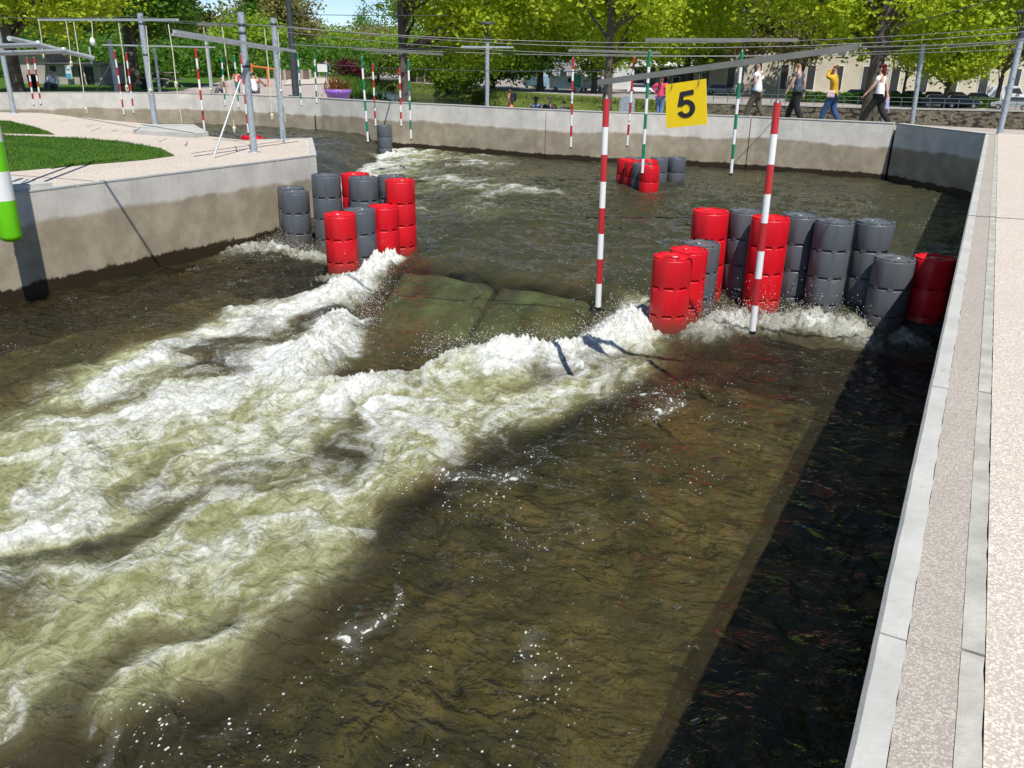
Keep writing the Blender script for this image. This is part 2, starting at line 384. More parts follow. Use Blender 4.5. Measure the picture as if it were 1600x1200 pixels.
m_turf = turf('turf', (0.05,0.12,0.012), (0.085,0.17,0.02)); m_bank = turf('bank grass', (0.08,0.14,0.02), (0.17,0.20,0.05), 0.5)
m_bed = simple('channel bed', (0.10,0.08,0.045), 0.9, var=0.3, scale=1.5)
m_road = simple('street surface', (0.30,0.27,0.24), 0.9, var=0.12, scale=0.3)
m_asph = simple('path beyond', (0.40,0.34,0.31), 0.9, var=0.1, scale=1)

# ------------------------------------------------------------------ ground and setting
def sheet(name, poly, z, mat, kind='structure'):
    b = MB(); n = len(poly)
    a = sum(poly[i][0]*poly[(i+1)%n][1]-poly[(i+1)%n][0]*poly[i][1] for i in range(n))
    if a < 0: poly = poly[::-1]
    b.add([(x, y, z) for x, y in poly], [tuple(range(n))])
    o = b.build(name, mat); tag(o, kind=kind); return o
sheet('ground', [(-2500,-60),(2500,-60),(2500,3500),(-2500,3500)], -6.2, m_bed)
sheet('channel_bed', [(-48,-8),(0.1,-8),(0.1,27),(-48,27)], -2.75, m_bed)

# far wall line, faces the channel
FWp = [(-60,10),(-40,13),(-34,16.5),(-32.56,18.91),(-31.72,20.91),(-30.23,22.65),(-28.24,24.0),(-25.3,24.72),(-22.25,24.92),(-20.33,24.55),(-18.4,24.30),(-16.11,24.36),(-12.57,24.22),(-10.18,24.45),(-7.9,25.15),(-5.9,25.42),(-2.22,25.42)]
CH = [(-2.16,25.38),(0.03,22.94)]
def wall_run(b, pts, thick, z0, z1, gaps=()):
    segs = []; cur = [Vector((*pts[0],0))]
    for i in range(len(pts)-1):
        a = Vector((*pts[i],0)); c = Vector((*pts[i+1],0)); d = (c-a); L = d.length; d.normalize()
        gs = sorted((Vector((gx,gy,0))-a).dot(d) for gx, gy in gaps if 0 < (Vector((gx,gy,0))-a).dot(d) < L and abs((Vector((gx,gy,0))-a).cross(d).z) < 0.6)
        for g in gs:
            cur.append(a+d*(g-0.012)); segs.append(cur); cur = [a+d*(g+0.012)]
        cur.append(c)
    segs.append(cur)
    for s in segs:
        off = []
        for i, p in enumerate(s):
            d = (s[min(i+1,len(s)-1)]-s[max(i-1,0)]).normalized(); off.append(p+Vector((-d.y, d.x, 0))*thick)
        poly = [(p.x,p.y) for p in s]+[(p.x,p.y) for p in off[::-1]]
        b.prism(poly, z0, z1)
t = thing('canal_wall', (-10,25,0), 'long pale concrete wall curving along the far side, brown silt on its lower half', 'wall')
b = MB(); wall_run(b, FWp, 0.24, -3, 0.0, gaps=[(-12.3,24.25),(-6.1,25.38),(-22.2,24.92)]); 
for f in b.v: pass
o = b.build('wall_face', m_wallF, None); o.parent = t; o.location = (10,-25,0)
b = MB(); wall_run(b, [(x, y-0.012) for x, y in FWp], 0.27, 0.002, 0.022, gaps=[(-12.3,24.25),(-6.1,25.38)])
o = b.build('coping', m_coping, t); o.location = (10,-25,0)
t = thing('canal_wall', (-1,24.2,0), 'short shaded grey concrete wall set at an angle across the right far corner', 'wall')
b = MB(); wall_run(b, CH, 0.24, -3, -0.004); o = b.build('wall_face', m_wallF, t); o.location = (1,-24.2,0)
b = MB(); wall_run(b, [(-2.17,25.37),(0.02,22.93)], 0.26, 0.0, 0.02); o = b.build('coping', m_coping, t); o.location = (1,-24.2,0)

# right wall with its coping strips in cast lengths
t = thing('canal_wall', (0.13,8,0), 'straight concrete wall at the right edge with a pale coping, speckled strip and grey kerb', 'wall')
joints = [-8,-2.5,0.2,2.08,4.2,6.9,9.9,13.5,17.2,22.92]
body = MB(); cop = MB(); agg = MB(); cur = MB()
def chip(mb, x0, x1, y0, y1, z1, step=0.06, wob=0.002, cham=0.0):
    n = max(2, int((y1-y0)/step)); 
    vs = []
    for i in range(n+1):
        y = y0+(y1-y0)*i/n; q = wob*math.sin(y*7.3+x0*50)+wob*0.8*math.sin(y*23.1+x1*9)+random.uniform(-1,1)*wob*0.7
        q2 = random.uniform(-1,1)*wob
        vs += [(x0+q*0.25, y, -0.4), (x0+q*0.25, y, z1-cham), (x0+cham+q*0.4, y, z1), (x1+q2, y, z1), (x1+q2, y, -0.4)]
    fs = []
    for i in range(n):
        for k in range(4): fs.append((i*5+k, i*5+k+1, (i+1)*5+k+1, (i+1)*5+k))
    mb.add(vs, [f[::-1] for f in fs]); mb.add(vs[:5], [(0,1,2,3,4)]); mb.add(vs[-5:], [(4,3,2,1,0)])
for i in range(len(joints)-1):
    y0, y1 = joints[i]+0.004, joints[i+1]-0.004
    dz = random.uniform(-0.003,0.003)
    chip(cop, 0.0, 0.0792, y0, y1, 0.0+dz, cham=0.012)
    chip(agg, 0.080, 0.2072, y0-0.003, y1+0.003, -0.003, wob=0.0015)
    chip(cur, 0.208, 0.262, y0+0.04, y1+0.035, 0.001+dz, wob=0.002)
body.prism([(0.004,-8),(0.26,-8),(0.26,22.92),(0.004,22.92)], -3, -0.03)
for nm, mb, mt in (('wall_face', body, m_wallR), ('coping', cop, m_coping), ('speckled_strip', agg, m_strip), ('kerb_strip', cur, m_curb)):
    o = mb.build(nm, mt, t); o.location = (-0.13,-8,0)
sheet('path', [(0.266,-10),(14,-10),(14,23.6),(0.266,23.6)], -0.004, m_pink)
sheet('path', [(0.30,23.62),(14,23.62),(14,26.4),(-2.2,26.4),(-2.2,25.6)], -0.06, m_asph)
sheet('promenade', [(-2.25,25.6),(-2.25,28.4),(-12,28.4),(-19,28.2),(-22,29),(-25.5,31),(-51,60),(-148,178),(-200,190),(-140,0),(-60,10.3),(-40,13.3),(-34.2,16.8),(-32,21),(-30.3,23),(-28.3,24.3),(-25.3,24.98),(-22,25.2),(-20,24.9),(-16,24.6),(-12.5,24.5),(-10.2,24.7),(-8,25.4)], -0.22, m_asph)
sheet('lawn', [(-36,30),(-60,58),(-160,155),(-180,165),(-110,12),(-62,13),(-42,16),(-36.5,19),(-34,23)], -0.2, m_turf)
# near river bank slope
b = MB()
edge = [(14,26.4),(-2.2,26.4),(-2.25,28.4),(-12,28.4),(-19,28.2),(-22,29),(-25.5,31),(-51,60),(-148,178)]
outr = [(14,34),(-2.2,34),(-3,35),(-12,34.5),(-17.5,33.5),(-20,34),(-23.5,35),(-48.5,63),(-145,181)]
n = len(edge); b.add([(x,y,-0.23) for x,y in edge]+[(x,y,-5.2) for x,y in outr], [(i,i+1,n+i+1,n+i) for i in range(n-1)])
tag(b.build('river_bank', m_bank), kind='structure')
sheet('river', [(60,20),(60,300),(-330,300),(-160,180),(-53,60),(-24,28),(0,26)], -4.7, m_river)

# left island
ISL = [(XL,-8),(XL,12.44),(-13.84,15.13),(-14.56,13.9),(-16.2,14.1),(-18.3,15.6),(-20.56,15.75),(-22.51,15.9),(-26.3,16.5),(-30,14.5),(-40,12),(-60,9),(-60,-8)]
t = thing('canal_wall', (XL,6,ZI), 'left concrete wall below the island path, silt stained with shadows across it', 'wall')
b = MB(); b.prism(ISL, -3, ZI-0.012, top=True); o = b.build('wall_face', m_wallL, t); o.location = (-XL,-6,-ZI)
b = MB(); wall_run(b, [(XL+0.006,-8),(XL+0.006,12.45),(-13.83,15.14),(-14.5,14.0)], 0.11, ZI-0.01, ZI+0.014, gaps=[(XL,7.4),(XL,11.4)])
o = b.build('coping', m_coping, t); o.location = (-XL,-6,-ZI)
sheet('path', [(XL-0.10,-8),(XL-0.10,12.35),(-13.82,14.9),(-14.6,13.8),(-16.3,14.0),(-18.3,15.5),(-20.56,15.65),(-22.51,15.8),(-26.3,16.4),(-30,14.4),(-40,11.9),(-60,8.9),(-60,-8)], ZI, m_pinkfar)
lawn1 = [(-30,8.5),(-19.6,11.3),(-18.13,11.82),(-16.53,11.95),(-14.6,11.5),(-13.28,10.75),(-13.15,10.0),(-13.3,8.9),(-13.5,7.2),(-13.9,4),(-14.2,-6),(-30,-6)]
lawn2 = [(-32,12.9),(-23.5,13.75),(-21,12.95),(-18.9,12.05),(-19.96,11.6),(-32,9.2)]
for L_ in (lawn1, lawn2): sheet('lawn', L_, ZI+0.006, m_turf)
def blades(name, polys, n, z, hgt, mat):
    xs = []; 
    for poly, k in polys:
        px = [p[0] for p in poly]; py = [p[1] for p in poly]
        X = rng.uniform(max(min(px),-24), max(px), k*3); Y = rng.uniform(max(min(py),3), max(py), k*3)
        ok = sdf(poly, X, Y) < 0.03*np.abs(gn(X*5, Y*5, 3)); xs.append(np.stack([X[ok], Y[ok]], 1)[:k])
    C = np.concatenate(xs); m = len(C); a = rng.uniform(0, 2*np.pi, m); wd = rng.uniform(.004,.010,m); hh = hgt*rng.uniform(.5,1.2,m)*(1+0.5*gn(C[:,0]*2, C[:,1]*2, 9))
    ln = rng.normal(0,.35,(m,2))*hh[:,None]
    V = np.zeros((m,3,3)); V[:,0,0] = C[:,0]-np.cos(a)*wd; V[:,0,1] = C[:,1]-np.sin(a)*wd; V[:,1,0] = C[:,0]+np.cos(a)*wd; V[:,1,1] = C[:,1]+np.sin(a)*wd
    V[:,:2,2] = z; V[:,2,0] = C[:,0]+ln[:,0]; V[:,2,1] = C[:,1]+ln[:,1]; V[:,2,2] = z+hh
    return np_mesh(name, V.reshape(-1,3), np.arange(m*3).reshape(-1,3), mat, smooth=False)
tag(blades('grass', [(lawn1, 60000), (lawn2, 9000)], 0, ZI, 0.045, m_grass), 'short green grass blades of the island lawns', 'grass', kind='stuff')
# low concrete ledge on the island
b = MB(); b.prism([(-19.0,14.5),(-18.2,15.45),(-15.95,13.95),(-15.9,13.45),(-17.74,13.25)], ZI-0.02, ZI+0.10)
tag(b.build('concrete_ledge', m_coping, bevel=0.01), 'low pale concrete ledge at the back edge of the island path', 'ledge')
b = MB(); b.prism([(-11.45,6.35),(-11.32,7.05),(-12.2,7.1),(-12.6,6.3)], ZI+0.015, ZI+0.075)
tag(b.build('concrete_slab', m_coping, bevel=0.01), 'small pale concrete slab on the left wall top near the green tube', 'slab')

# ------------------------------------------------------------------ barrels
D = 0.497; SEG = 0.36; r0 = D/2
stacks = []
def mod8(a): return 1-0.022*(0.5+0.5*math.cos(8*a))
seg = MB()
n_ = 64
seg.lathe([(r0*0.90,0.0),(r0*0.90,0.022),(r0*0.99,0.023),(r0,0.032),(r0,SEG-0.016),(r0*0.988,SEG-0.005),(r0*0.93,SEG-0.001)], n_, mod=mod8)
for k in range(8):                                     # tabs bridging the dark slots
    a0 = 2*math.pi*(k+0.06)/8; a1 = a0+2*math.pi/8*0.36
    vs = []
    for i in range(4):
        a = a0+(a1-a0)*i/3
        for rr, zz in ((r0*0.9,-0.004),(r0*0.995,-0.004),(r0*0.995,0.03),(r0*0.9,0.03)): vs.append((rr*math.cos(a), rr*math.sin(a), zz))
    fs = [(i*4+j, (i+1)*4+j, (i+1)*4+(j+1)%4, i*4+(j+1)%4) for i in range(3) for j in range(4)]
    seg.add(vs, [f[::-1] for f in fs]+[(0,1,2,3),(15,14,13,12)])
lid = MB()
lid.lathe([(r0*0.93,0.0),(r0*0.955,0.004),(r0*0.80,0.012),(r0*0.78,-0.006),(r0*0.45,-0.010),(r0*0.42,0.006),(r0*0.16,0.008),(r0*0.12,0.022),(0.001,0.024)], n_, mod=mod8)
for k in range(8):                                     # castellated rim blocks
    a0 = 2*math.pi*(k+0.13)/8; a1 = a0+2*math.pi/8*0.72; vs = []
    for i in range(6):
        a = a0+(a1-a0)*i/5
        for rr, zz in ((r0*0.84,-0.01),(r0*0.975,-0.02),(r0*0.965,0.020),(r0*0.85,0.024)): vs.append((rr*math.cos(a), rr*math.sin(a), zz))
    fs = [(i*4+j, (i+1)*4+j, (i+1)*4+(j+1)%4, i*4+(j+1)%4) for i in range(5) for j in range(4)]
    lid.add(vs, [f[::-1] for f in fs]+[(0,1,2,3),(23,22,21,20)])
sticker = MB(); sticker.box((0.02,-0.03,0.013), (0.06,0.035,0.004), 0.4)
protos = {}
def make_stack(col):
    mt = m_bred if col == 'red' else m_bgrey
    t = bpy.data.objects.new('barrel_stack', None); link(t)
    for k in range(5):
        o = seg.build('barrel_segment', mt, t); o.location = (0,0,-SEG*(k+1)); o.rotation_euler = (0,0,0)
    l = lid.build('lid', mt, t); s = sticker.build('valve_sticker', m_sticker, l); return t
used = set()
def place(col, x, y, zt, label, group):
    if col not in protos: protos[col] = make_stack(col)
    o = protos[col] if col not in used else copy_tree(protos[col]); used.add(col)
    o.location = (x, y, zt); o.rotation_euler = (random.uniform(-.012,.012), random.uniform(-.012,.012), random.uniform(0, 6.28))
    tag(o, label, 'barrel stack', group); stacks.append((x, y)); return o
GR = 'barrel stacks closing the right side of the channel'; GL = 'barrel stacks closing the left side of the channel'; GM = 'barrel stacks standing in the pool behind'
lo, hi = -0.81, -0.45
place('red',-3.10,9.72,lo,'nearest low red barrel stack of the right group, white splash on its left',GR)
place('red',-3.05,10.21,lo,'low red barrel stack directly behind the front one of the right group',GR)
place('grey',-3.03,10.70,lo,'low grey barrel stack behind the two low red ones of the right group',GR)
place('red',-3.08,11.16,hi,'tall red barrel stack at the back left of the right group',GR)
place('grey',-2.66,11.47,hi,'tall grey barrel stack between the two tall red ones of the right group',GR)
place('red',-2.26,11.12,hi,'tall red barrel stack behind the hanging red and white pole, right group',GR)
place('grey',-1.95,11.56,hi,'tall grey barrel stack half hidden, just right of the pole crossed tall red one',GR)
place('grey',-1.49,11.35,hi,'tall grey barrel stack standing forward between two other tall grey ones',GR)
place('grey',-1.03,11.63,hi,'tall grey barrel stack rightmost of the tall ones, behind the low grey one',GR)
place('grey',-0.69,11.20,lo,'low grey barrel stack beside the shaded red one near the right wall',GR)
place('red',-0.25,11.50,lo,'low red barrel stack in shade against the right wall',GR)
place('grey',-10.95,11.32,lo,'low grey barrel stack at the far left against the left wall',GL)
place('grey',-10.55,11.0,lo,'low grey barrel stack second from the left wall',GL)
place('red',-10.1,11.35,lo,'red barrel stack half hidden between grey ones near the left wall',GL)
place('grey',-9.74,10.93,hi,'tall grey barrel stack right of the two low grey ones by the left wall',GL)
place('red',-9.42,11.32,hi,'tall red barrel stack behind, between two tall grey ones of the left group',GL)
place('grey',-9.00,11.02,hi,'tall grey barrel stack in the middle of the left group behind the low grey one',GL)
place('grey',-8.74,11.46,hi,'tall grey barrel stack behind the tall red one at the right of the left group',GL)
place('red',-8.33,11.14,hi,'tall red barrel stack at the right end of the left group, beside the dark water',GL)
place('red',-8.32,10.66,lo,'low red barrel stack in front of the tall red one of the left group',GL)
place('grey',-8.43,10.19,lo,'low grey barrel stack directly behind the foremost red one of the left group',GL)
place('red',-8.42,9.70,lo,'foremost low red barrel stack of the left group with foam rushing past its foot',GL)
zf = -0.92
place('red',-7.02,19.55,zf,'foremost red barrel stack of the small group in the middle pool',GM)
place('red',-8.02,20.55,zf,'leftmost red barrel stack of the small group in the middle pool',GM)
place('red',-7.68,20.22,zf,'second red barrel stack from the left of the small group in the middle pool',GM)
place('grey',-7.36,19.92,zf,'low grey barrel stack squeezed between red ones in the middle pool',GM)
place('red',-7.50,20.75,zf,'red barrel stack at the back of the small group in the middle pool',GM)
place('grey',-7.98,21.05,zf,'grey barrel stack behind the red ones at the back left of the middle pool group',GM)
place('grey',-7.45,21.45,zf,'grey barrel stack at the back right of the middle pool group, left of its twin',GM)
place('grey',-7.08,21.80,zf,'grey barrel stack rightmost of the middle pool group',GM)
place('grey',-17.7,22.9,-0.66,'single grey barrel stack standing at the far drop by the far wall','far barrel')
for i, (x, y) in enumerate([(-16.3,15.6),(-15.8,15.25),(-15.3,15.0),(-14.85,15.3)]):
    place('red', x, y, -0.47, ['red barrel stack behind the island edge, top showing by the leaning brace','red barrel stack behind the island edge between the two steel poles','red barrel stack behind the island edge just behind the right steel pole','red barrel stack behind the island edge right of the steel pole','red barrel stack rightmost behind the island tip'][i], 'red barrels behind the island edge')

# concrete blocks under the tongue
def blk(c0, c1, c2, c3, z0, z1, label, seed):
    """block with sloped top (upstream corners c0,c1; downstream c2,c3)"""
    N = 44; vs = []; random.seed(seed)
    C = [Vector((*c0,0)), Vector((*c1,0)), Vector((*c2,0)), Vector((*c3,0))]
    holes = [(random.uniform(.1,.9), random.uniform(.12,.88)) for _ in range(6)]
    X = []; 
    for j in range(N+1):
        for i in range(N+1):
            u, v = i/N, j/N
            p = (C[0]*(1-u)+C[1]*u)*(1-v)+(C[3]*(1-u)+C[2]*u)*v
            e = min(u, 1-u, v, 1-v)*1.5; zz = z0*(1-v)+z1*v-0.17*max(0, 1-e/0.24)**2+0.012*math.cos((u-0.5)*9)
            zz += 0.02*float(gn(np.array([p.x*3.0]), np.array([p.y*3.0]), seed)[0])
            for hx, hy in holes:
                if (u-hx)**2+(v-hy)**2 < 0.0018: zz -= 0.16
            X.append((p.x, p.y, zz))
    fs = [(j*(N+1)+i, j*(N+1)+i+1, (j+1)*(N+1)+i+1, (j+1)*(N+1)+i) for j in range(N) for i in range(N)]
    b = MB(); b.add(X, [f[::-1] for f in fs], smooth=True)
    ring = [i for i in range(N+1)]+[j*(N+1)+N for j in range(1,N+1)]+[N*(N+1)+i for i in range(N-1,-1,-1)]+[j*(N+1) for j in range(N-1,0,-1)]
    k = len(ring); b.add([X[i] for i in ring]+[(X[i][0], X[i][1], -2.75) for i in ring], [(i,(i+1)%k,k+(i+1)%k,k+i) for i in range(k)])
    o = b.build('concrete_block', m_block); tag(o, label, 'concrete block', 'mossy blocks under the chute'); return o
def block_mat():
    t = NT('mossy block'); n = t.noise(t.co(), 3, 6, 0.65); n2 = t.noise(t.co(), 22, 5)
    c = t.mix(t.ss(n, 0.3, 0.7), (0.135,0.150,0.105), (0.27,0.29,0.215)); c = t.mix(t.ss(n2, 0.55, 0.7, 0, 0.6), c, (0.07,0.09,0.04))
    return t.done(t.pr(c, 0.8, 0, t.bump(n2, 0.5, 0.02), 0.3))
m_block = block_mat()
blk((-7.75,10.35),(-6.05,10.35),(-5.62,8.85),(-7.15,8.75),-1.63,-1.94,'left green mossy block under the smooth sliding water',3)
blk((-5.93,10.35),(-4.45,10.35),(-4.02,8.70),(-5.46,8.55),-1.63,-1.95,'right green mossy block under the smooth sliding water',5)
random.seed(21)

# ------------------------------------------------------------------ the water
TONG = [(-7.95,14),(-7.95,10.9),(-7.8,10.2),(-7.45,9.2),(-6.95,8.4),(-6.45,7.75),(-6.35,7.15),(-5.98,6.95),(-5.62,6.15),(-5.28,6.7),(-5.22,7.4),(-5.10,7.95),(-4.8,8.1),(-4.5,8.32),(-4.1,8.42),(-4.0,8.9),(-3.95,9.6),(-3.85,10.3),(-3.6,10.9),(-3.5,14)]
AER = [(-8.15,10.9),(-8.05,9.4),(-8.15,8.6),(-8.4,7.9),(-8.6,7.3),(-8.25,6.4),(-8.3,5.5),(-8.1,4.6),(-8.2,3.0),(-8.5,-9),(-4.6,-9),(-3.9,0.3),(-3.5,1.6),(-3.25,2.1),(-3.1,3.0),(-3.2,3.7),(-3.55,4.3),(-3.55,4.9),(-3.35,5.8),(-3.05,6.8),(-2.7,7.9),(-2.75,8.8),(-3.1,9.6),(-3.35,10.2),(-3.5,11.0),(-4.0,10.4),(-4.0,8.9),(-4.08,8.35),(-4.86,8.07),(-5.26,6.9),(-5.6,6.1),(-6.03,7.0),(-6.41,7.72),(-7.38,9.1),(-7.8,10.6)]
def gauss(X, Y, x, y, sx, sy, rot=0.0):
    c, s = math.cos(rot), math.sin(rot); dx = X-x; dy = Y-y; u = dx*c+dy*s; v = -dx*s+dy*c
    return np.exp(-(u/sx)**2-(v/sy)**2)
def water_fields(X, Y):
    wx = fbm(X*0.9, Y*0.6, 3, 5)*0.45; wy = fbm(X*0.9+9, Y*0.6+4, 3, 8)*0.45
    XX = X+wx; YY = Y+wy
    inT = (X > -8.3) & (X < -3.3)
    # base level
    wide = sstep(-8.3,-7.6,X)*(1-sstep(-4.2,-3.4,X))
    yc = 10.85-0.1*np.cos((X+5.9)*0.9); dro = UW-sstep(0, 1, (yc-Y)/2.3)*(UW+1.93)
    z_t = dro
    z_s = UW-sstep(0, 1, (11.6-Y)/0.9)*(UW-LW)
    z = z_t*wide+z_s*(1-wide)
    dT = sdf(TONG, X, Y); dTw = sdf(TONG, X+0.4*wx, Y+0.4*wy)
    low = 1-sstep(6.0, 7.2, Y-1.2*np.exp(-np.maximum(dT,0)/0.8))
    out = sstep(0.0, 0.55, dT)
    z = np.where(inT, z*(1-out)+(LW)*out*(Y < 10.3)+z*out*(Y >= 10.3), z)
    zl = np.where(Y < 6.9, LW, z); k = sstep(6.0, 7.4, Y); z = LW*(1-k)+z*k
    dn = np.where(Y < 10.8, 1.0, 0.0)
    crest = np.exp(-((dT-0.34)/0.26)**2)*dn*sstep(-8.6,-8.0,X)*(1-sstep(-3.3,-2.9,X))
    dA = sdf(AER, X+0.55*wx, Y+0.55*wy)
    aer = sstep(0.30, -0.45, dA)
    aer = np.maximum(aer, 0)
    # second drop
    A = np.array([-13.9,15.2]); B = np.array([-17.9,22.9]); d = (B-A)/np.linalg.norm(B-A); nrm = np.array([d[1], -d[0]])
    if nrm[0] < 0: nrm = -nrm
    s2 = (X-A[0])*nrm[0]+(Y-A[1])*nrm[1]; l2 = (X-A[0])*d[0]+(Y-A[1])*d[1]
    far = sstep(12.5, 14.5, Y)
    sh = s2+0.25*gn(l2*0.8, s2*0.4, 41)
    z = z+far*(1-sstep(-1.5, 0.15, sh))*(FWL-UW)
    trough = far*np.exp(-((sh-0.2)/0.35)**2)*(-0.10)
    z = z+trough
    f2 = far*sstep(0.0, 0.35, sh)*np.exp(-np.maximum(sh-0.3,0)/3.2)
    f2 *= np.exp(-np.maximum(Y-24,0)/2.0)
    aer = np.maximum(aer, f2*0.9)
    tail = far*np.exp(-((Y-18.6+0.35*(X+12))/1.5)**2)*sstep(-15,-13,X)*(1-sstep(-9.5,-6.0,X))*0.5
    aer = np.maximum(aer, tail*0.6)
    # white foam density
    ups = np.exp(-np.maximum(7.5-Y, 0)/4.5)
    dens = aer*(0.24+0.18*ups)
    dens = dens+0.62*np.exp(-np.maximum(dT-0.05,0)/0.55)*aer*dn
    for g in [(-7.7,7.9,0.7,0.9,0,.45),(-6.6,6.4,1.0,0.9,0.3,.40),(-5.6,5.5,0.8,1.1,0,.32),(-4.6,7.6,1.0,0.5,0.3,.42),(-3.6,9.3,0.55,1.0,0,.5),(-4.6,5.0,.6,.9,.3,.15),(-6.9,5.0,1.0,0.7,0,.2),(-7.9,6.5,.6,1.2,0,.22),(-3.9,3.6,.35,1.2,-.3,.2),(-5.3,3.2,.4,1.4,-.3,.2)]:
        dens = dens+g[5]*gauss(X, Y, *g[:5])*np.maximum(aer, 0.25)
    dens = dens+f2*0.55*np.exp(-np.maximum(sh-0.3,0)/1.2)+tail*0.25
    # foam churned round the barrel feet
    bz = np.zeros_like(X)
    for g in [(-2.62,9.85,.35,.45,0,.95),(-2.45,10.45,.45,.5,0,1.0),(-1.95,10.65,.35,.35,0,.85),(-1.50,10.85,.45,.35,0,1.05),(-1.05,10.8,.40,.35,0,1.0),(-0.8,10.55,.35,.3,0,.6),(-0.35,10.9,.3,.2,0,.6),(-3.35,9.55,.35,.5,0,.8),(-8.05,10.1,.3,.7,.15,1.0),(-7.95,9.3,.3,.6,0,.7),(-8.35,9.35,.3,.25,0,.6),
              (-9.75,10.4,.5,.25,0,.9),(-10.5,10.5,.5,.3,0,.95),(-11.0,10.2,.35,.7,0,.8),(-10.3,10.0,.7,.25,0,.35),(-9.2,10.5,.4,.3,0,.6),(-17.3,22.3,.5,.6,0,.7)]:
        bz = np.maximum(bz, g[5]*gauss(X+0.25*wx, Y+0.25*wy, *g[:5]))
    dens = dens+bz*0.95
    # filaments stretched down the stream, stirred by eddies
    def curl(x, y, k, sd):
        e = 0.02; a = fbm(x*k, y*k, 2, sd); return (fbm(x*k, y*k+e, 2, sd)-a)/e, -(fbm(x*k+e, y*k, 2, sd)-a)/e
    cx, cy = curl(X, Y*0.8, 0.75, 401); p1x, p1y = X+0.18*cx, Y+0.24*cy
    cx, cy = curl(p1x, p1y*0.8, 1.9, 411); p2x, p2y = p1x+0.045*cx, p1y+0.06*cy
    cx, cy = curl(p2x, p2y*0.8, 4.8, 421); p3x, p3y = p2x+0.018*cx, p2y+0.022*cy
    r1 = 1-np.abs(gn(p2x*1.15, p2y*0.50, 431))*2.0; r1 = np.clip(r1, 0, 1)
    r2 = 1-np.abs(gn(p3x*2.6+4, p3y*1.15, 441))*2.0; r2 = np.clip(r2, 0, 1)
    r3 = 1-np.abs(gn(p3x*6.2+9, p3y*3.0, 451))*2.0; r3 = np.clip(r3, 0, 1)
    veil = fbm(p2x*1.3, p2y*0.62, 4, 461); patch = fbm(p1x*0.75+3, p1y*0.42, 3, 471)
    b1 = patch*1.4
    fil = 0.50*r1**3+0.50*r2**3*(0.6+veil)+0.30*r3**2.4; chop = fbm(p1x*3.1, p1y*1.6, 5, 481, 0.60)
    foam = dens*0.92+sstep(0.03,0.35,aer)*(fil*0.60+veil*0.62+patch*0.46+chop*0.30-0.17)
    foam = foam-0.30*np.clip(dens-0.55,0,1)*(0.5-0.5*veil)
    foam = foam+bz*0.25*chop; foam = foam*sstep(0.0,0.25,np.maximum(aer, bz))
    # scum lines and painted bubble and glint specks on the brown water
    l1 = np.clip(1-np.abs(gn(p2x*0.85+7, p2y*0.42+3, 131))*2.6, 0, 1); l2 = np.clip(1-np.abs(gn(p3x*1.9, p3y*0.9, 141))*2.4, 0, 1)
    cl_ = sstep(-0.15, 0.35, fbm(p1x*0.9, p1y*0.7, 2, 151))
    sp = (0.75*l1**2+0.45*l2**2)*(0.35+0.75*cl_)
    reg = sstep(-6.5,-4,X)*(1-sstep(-1.7,-0.8,X))*(Y < 9.0)
    reg2 = ((X < -7.3) & (Y < 10.5))*0.75
    reg3 = (Y > 11.0)*0.55*(1-0.6*(dT < 0))
    edge_ = np.exp(-(np.maximum(dA,0)/0.55)**2)
    scrap = sp*np.maximum(np.maximum(reg, reg2), reg3)*(1-0.8*aer)+edge_*sp*0.5*(1-aer)*(Y < 9.5)
    scrap = np.clip(scrap, 0, 1.1)*(1-((dT < 0.05) & (Y < 10.8))*0.95)
    aer = aer*np.clip(0.74+1.35*patch+0.35*veil, 0.0, 1)+bz*0.6
    aer = np.clip(aer, 0, 1)
    foam = np.clip(foam, 0, 1.05)
    # relief
    calm = np.exp(-np.maximum(-dT,0)/0.9)*(dT < 0)+(dT >= 0)
    wav = 0.065*fbm(XX*1.1+0.3*YY, YY*1.7, 3, 201)+0.028*fbm(XX*3.4+YY, YY*4.6, 3, 211)+0.006*fbm(X*11, Y*13, 2, 215)
    z = z+wav*(0.75+0.45*calm)
    z = z+0.11*crest*(1+0.5*b1)
    turb = np.clip(aer*0.55+foam*0.6, 0, 1.2)
    z = z+turb*(0.08*b1+0.075*chop+0.025*np.abs(fbm(X*5.2, Y*4.6, 3, 223)))+turb*0.02*r1+aer*0.012*gn(X*14, Y*12, 224)
    jag = np.clip(foam, 0, 1)*np.clip(crest+bz*0.9+f2*0.5*np.exp(-((sh-.3)/.4)**2), 0, 1)
    z = z+jag*(0.11*np.abs(fbm(X*9, Y*9, 4, 231))+0.085*np.abs(gn(X*19, Y*19, 5))**1.3)
    # ripples standing on the chute
    z = z+0.012*np.sin(YY*9+2*gn(XX*1.5, YY*0.6, 55))*wide*(dT < 0)*(Y < 10.6)
    clear = sstep(0.02, -0.30, dTw)*(1-sstep(10.0,10.55,Y))*sstep(8.3, 8.7, Y)*0.92
    clear = np.maximum(clear, 0.12*sstep(0.05,-.3,dTw)*(Y < 10.6))
    calmv = clear.copy()
    clear = clear*np.clip(0.74+0.5*fbm(X*2.4, Y*0.9, 3, 301), 0, 1)
    z = z+bz*(Y < 12)*(0.26*np.abs(fbm(X*6, Y*6, 3, 611))+0.07)
    base_c = 0.72*(Y < 10.2)*(1-np.clip(aer*1.6,0,1))
    clear = np.maximum(clear, base_c*(1-sstep(-0.35,0.05,-dTw)*0.3))
    return z, np.clip(aer,0,1), foam, np.clip(clear,0,0.92), scrap, calmv
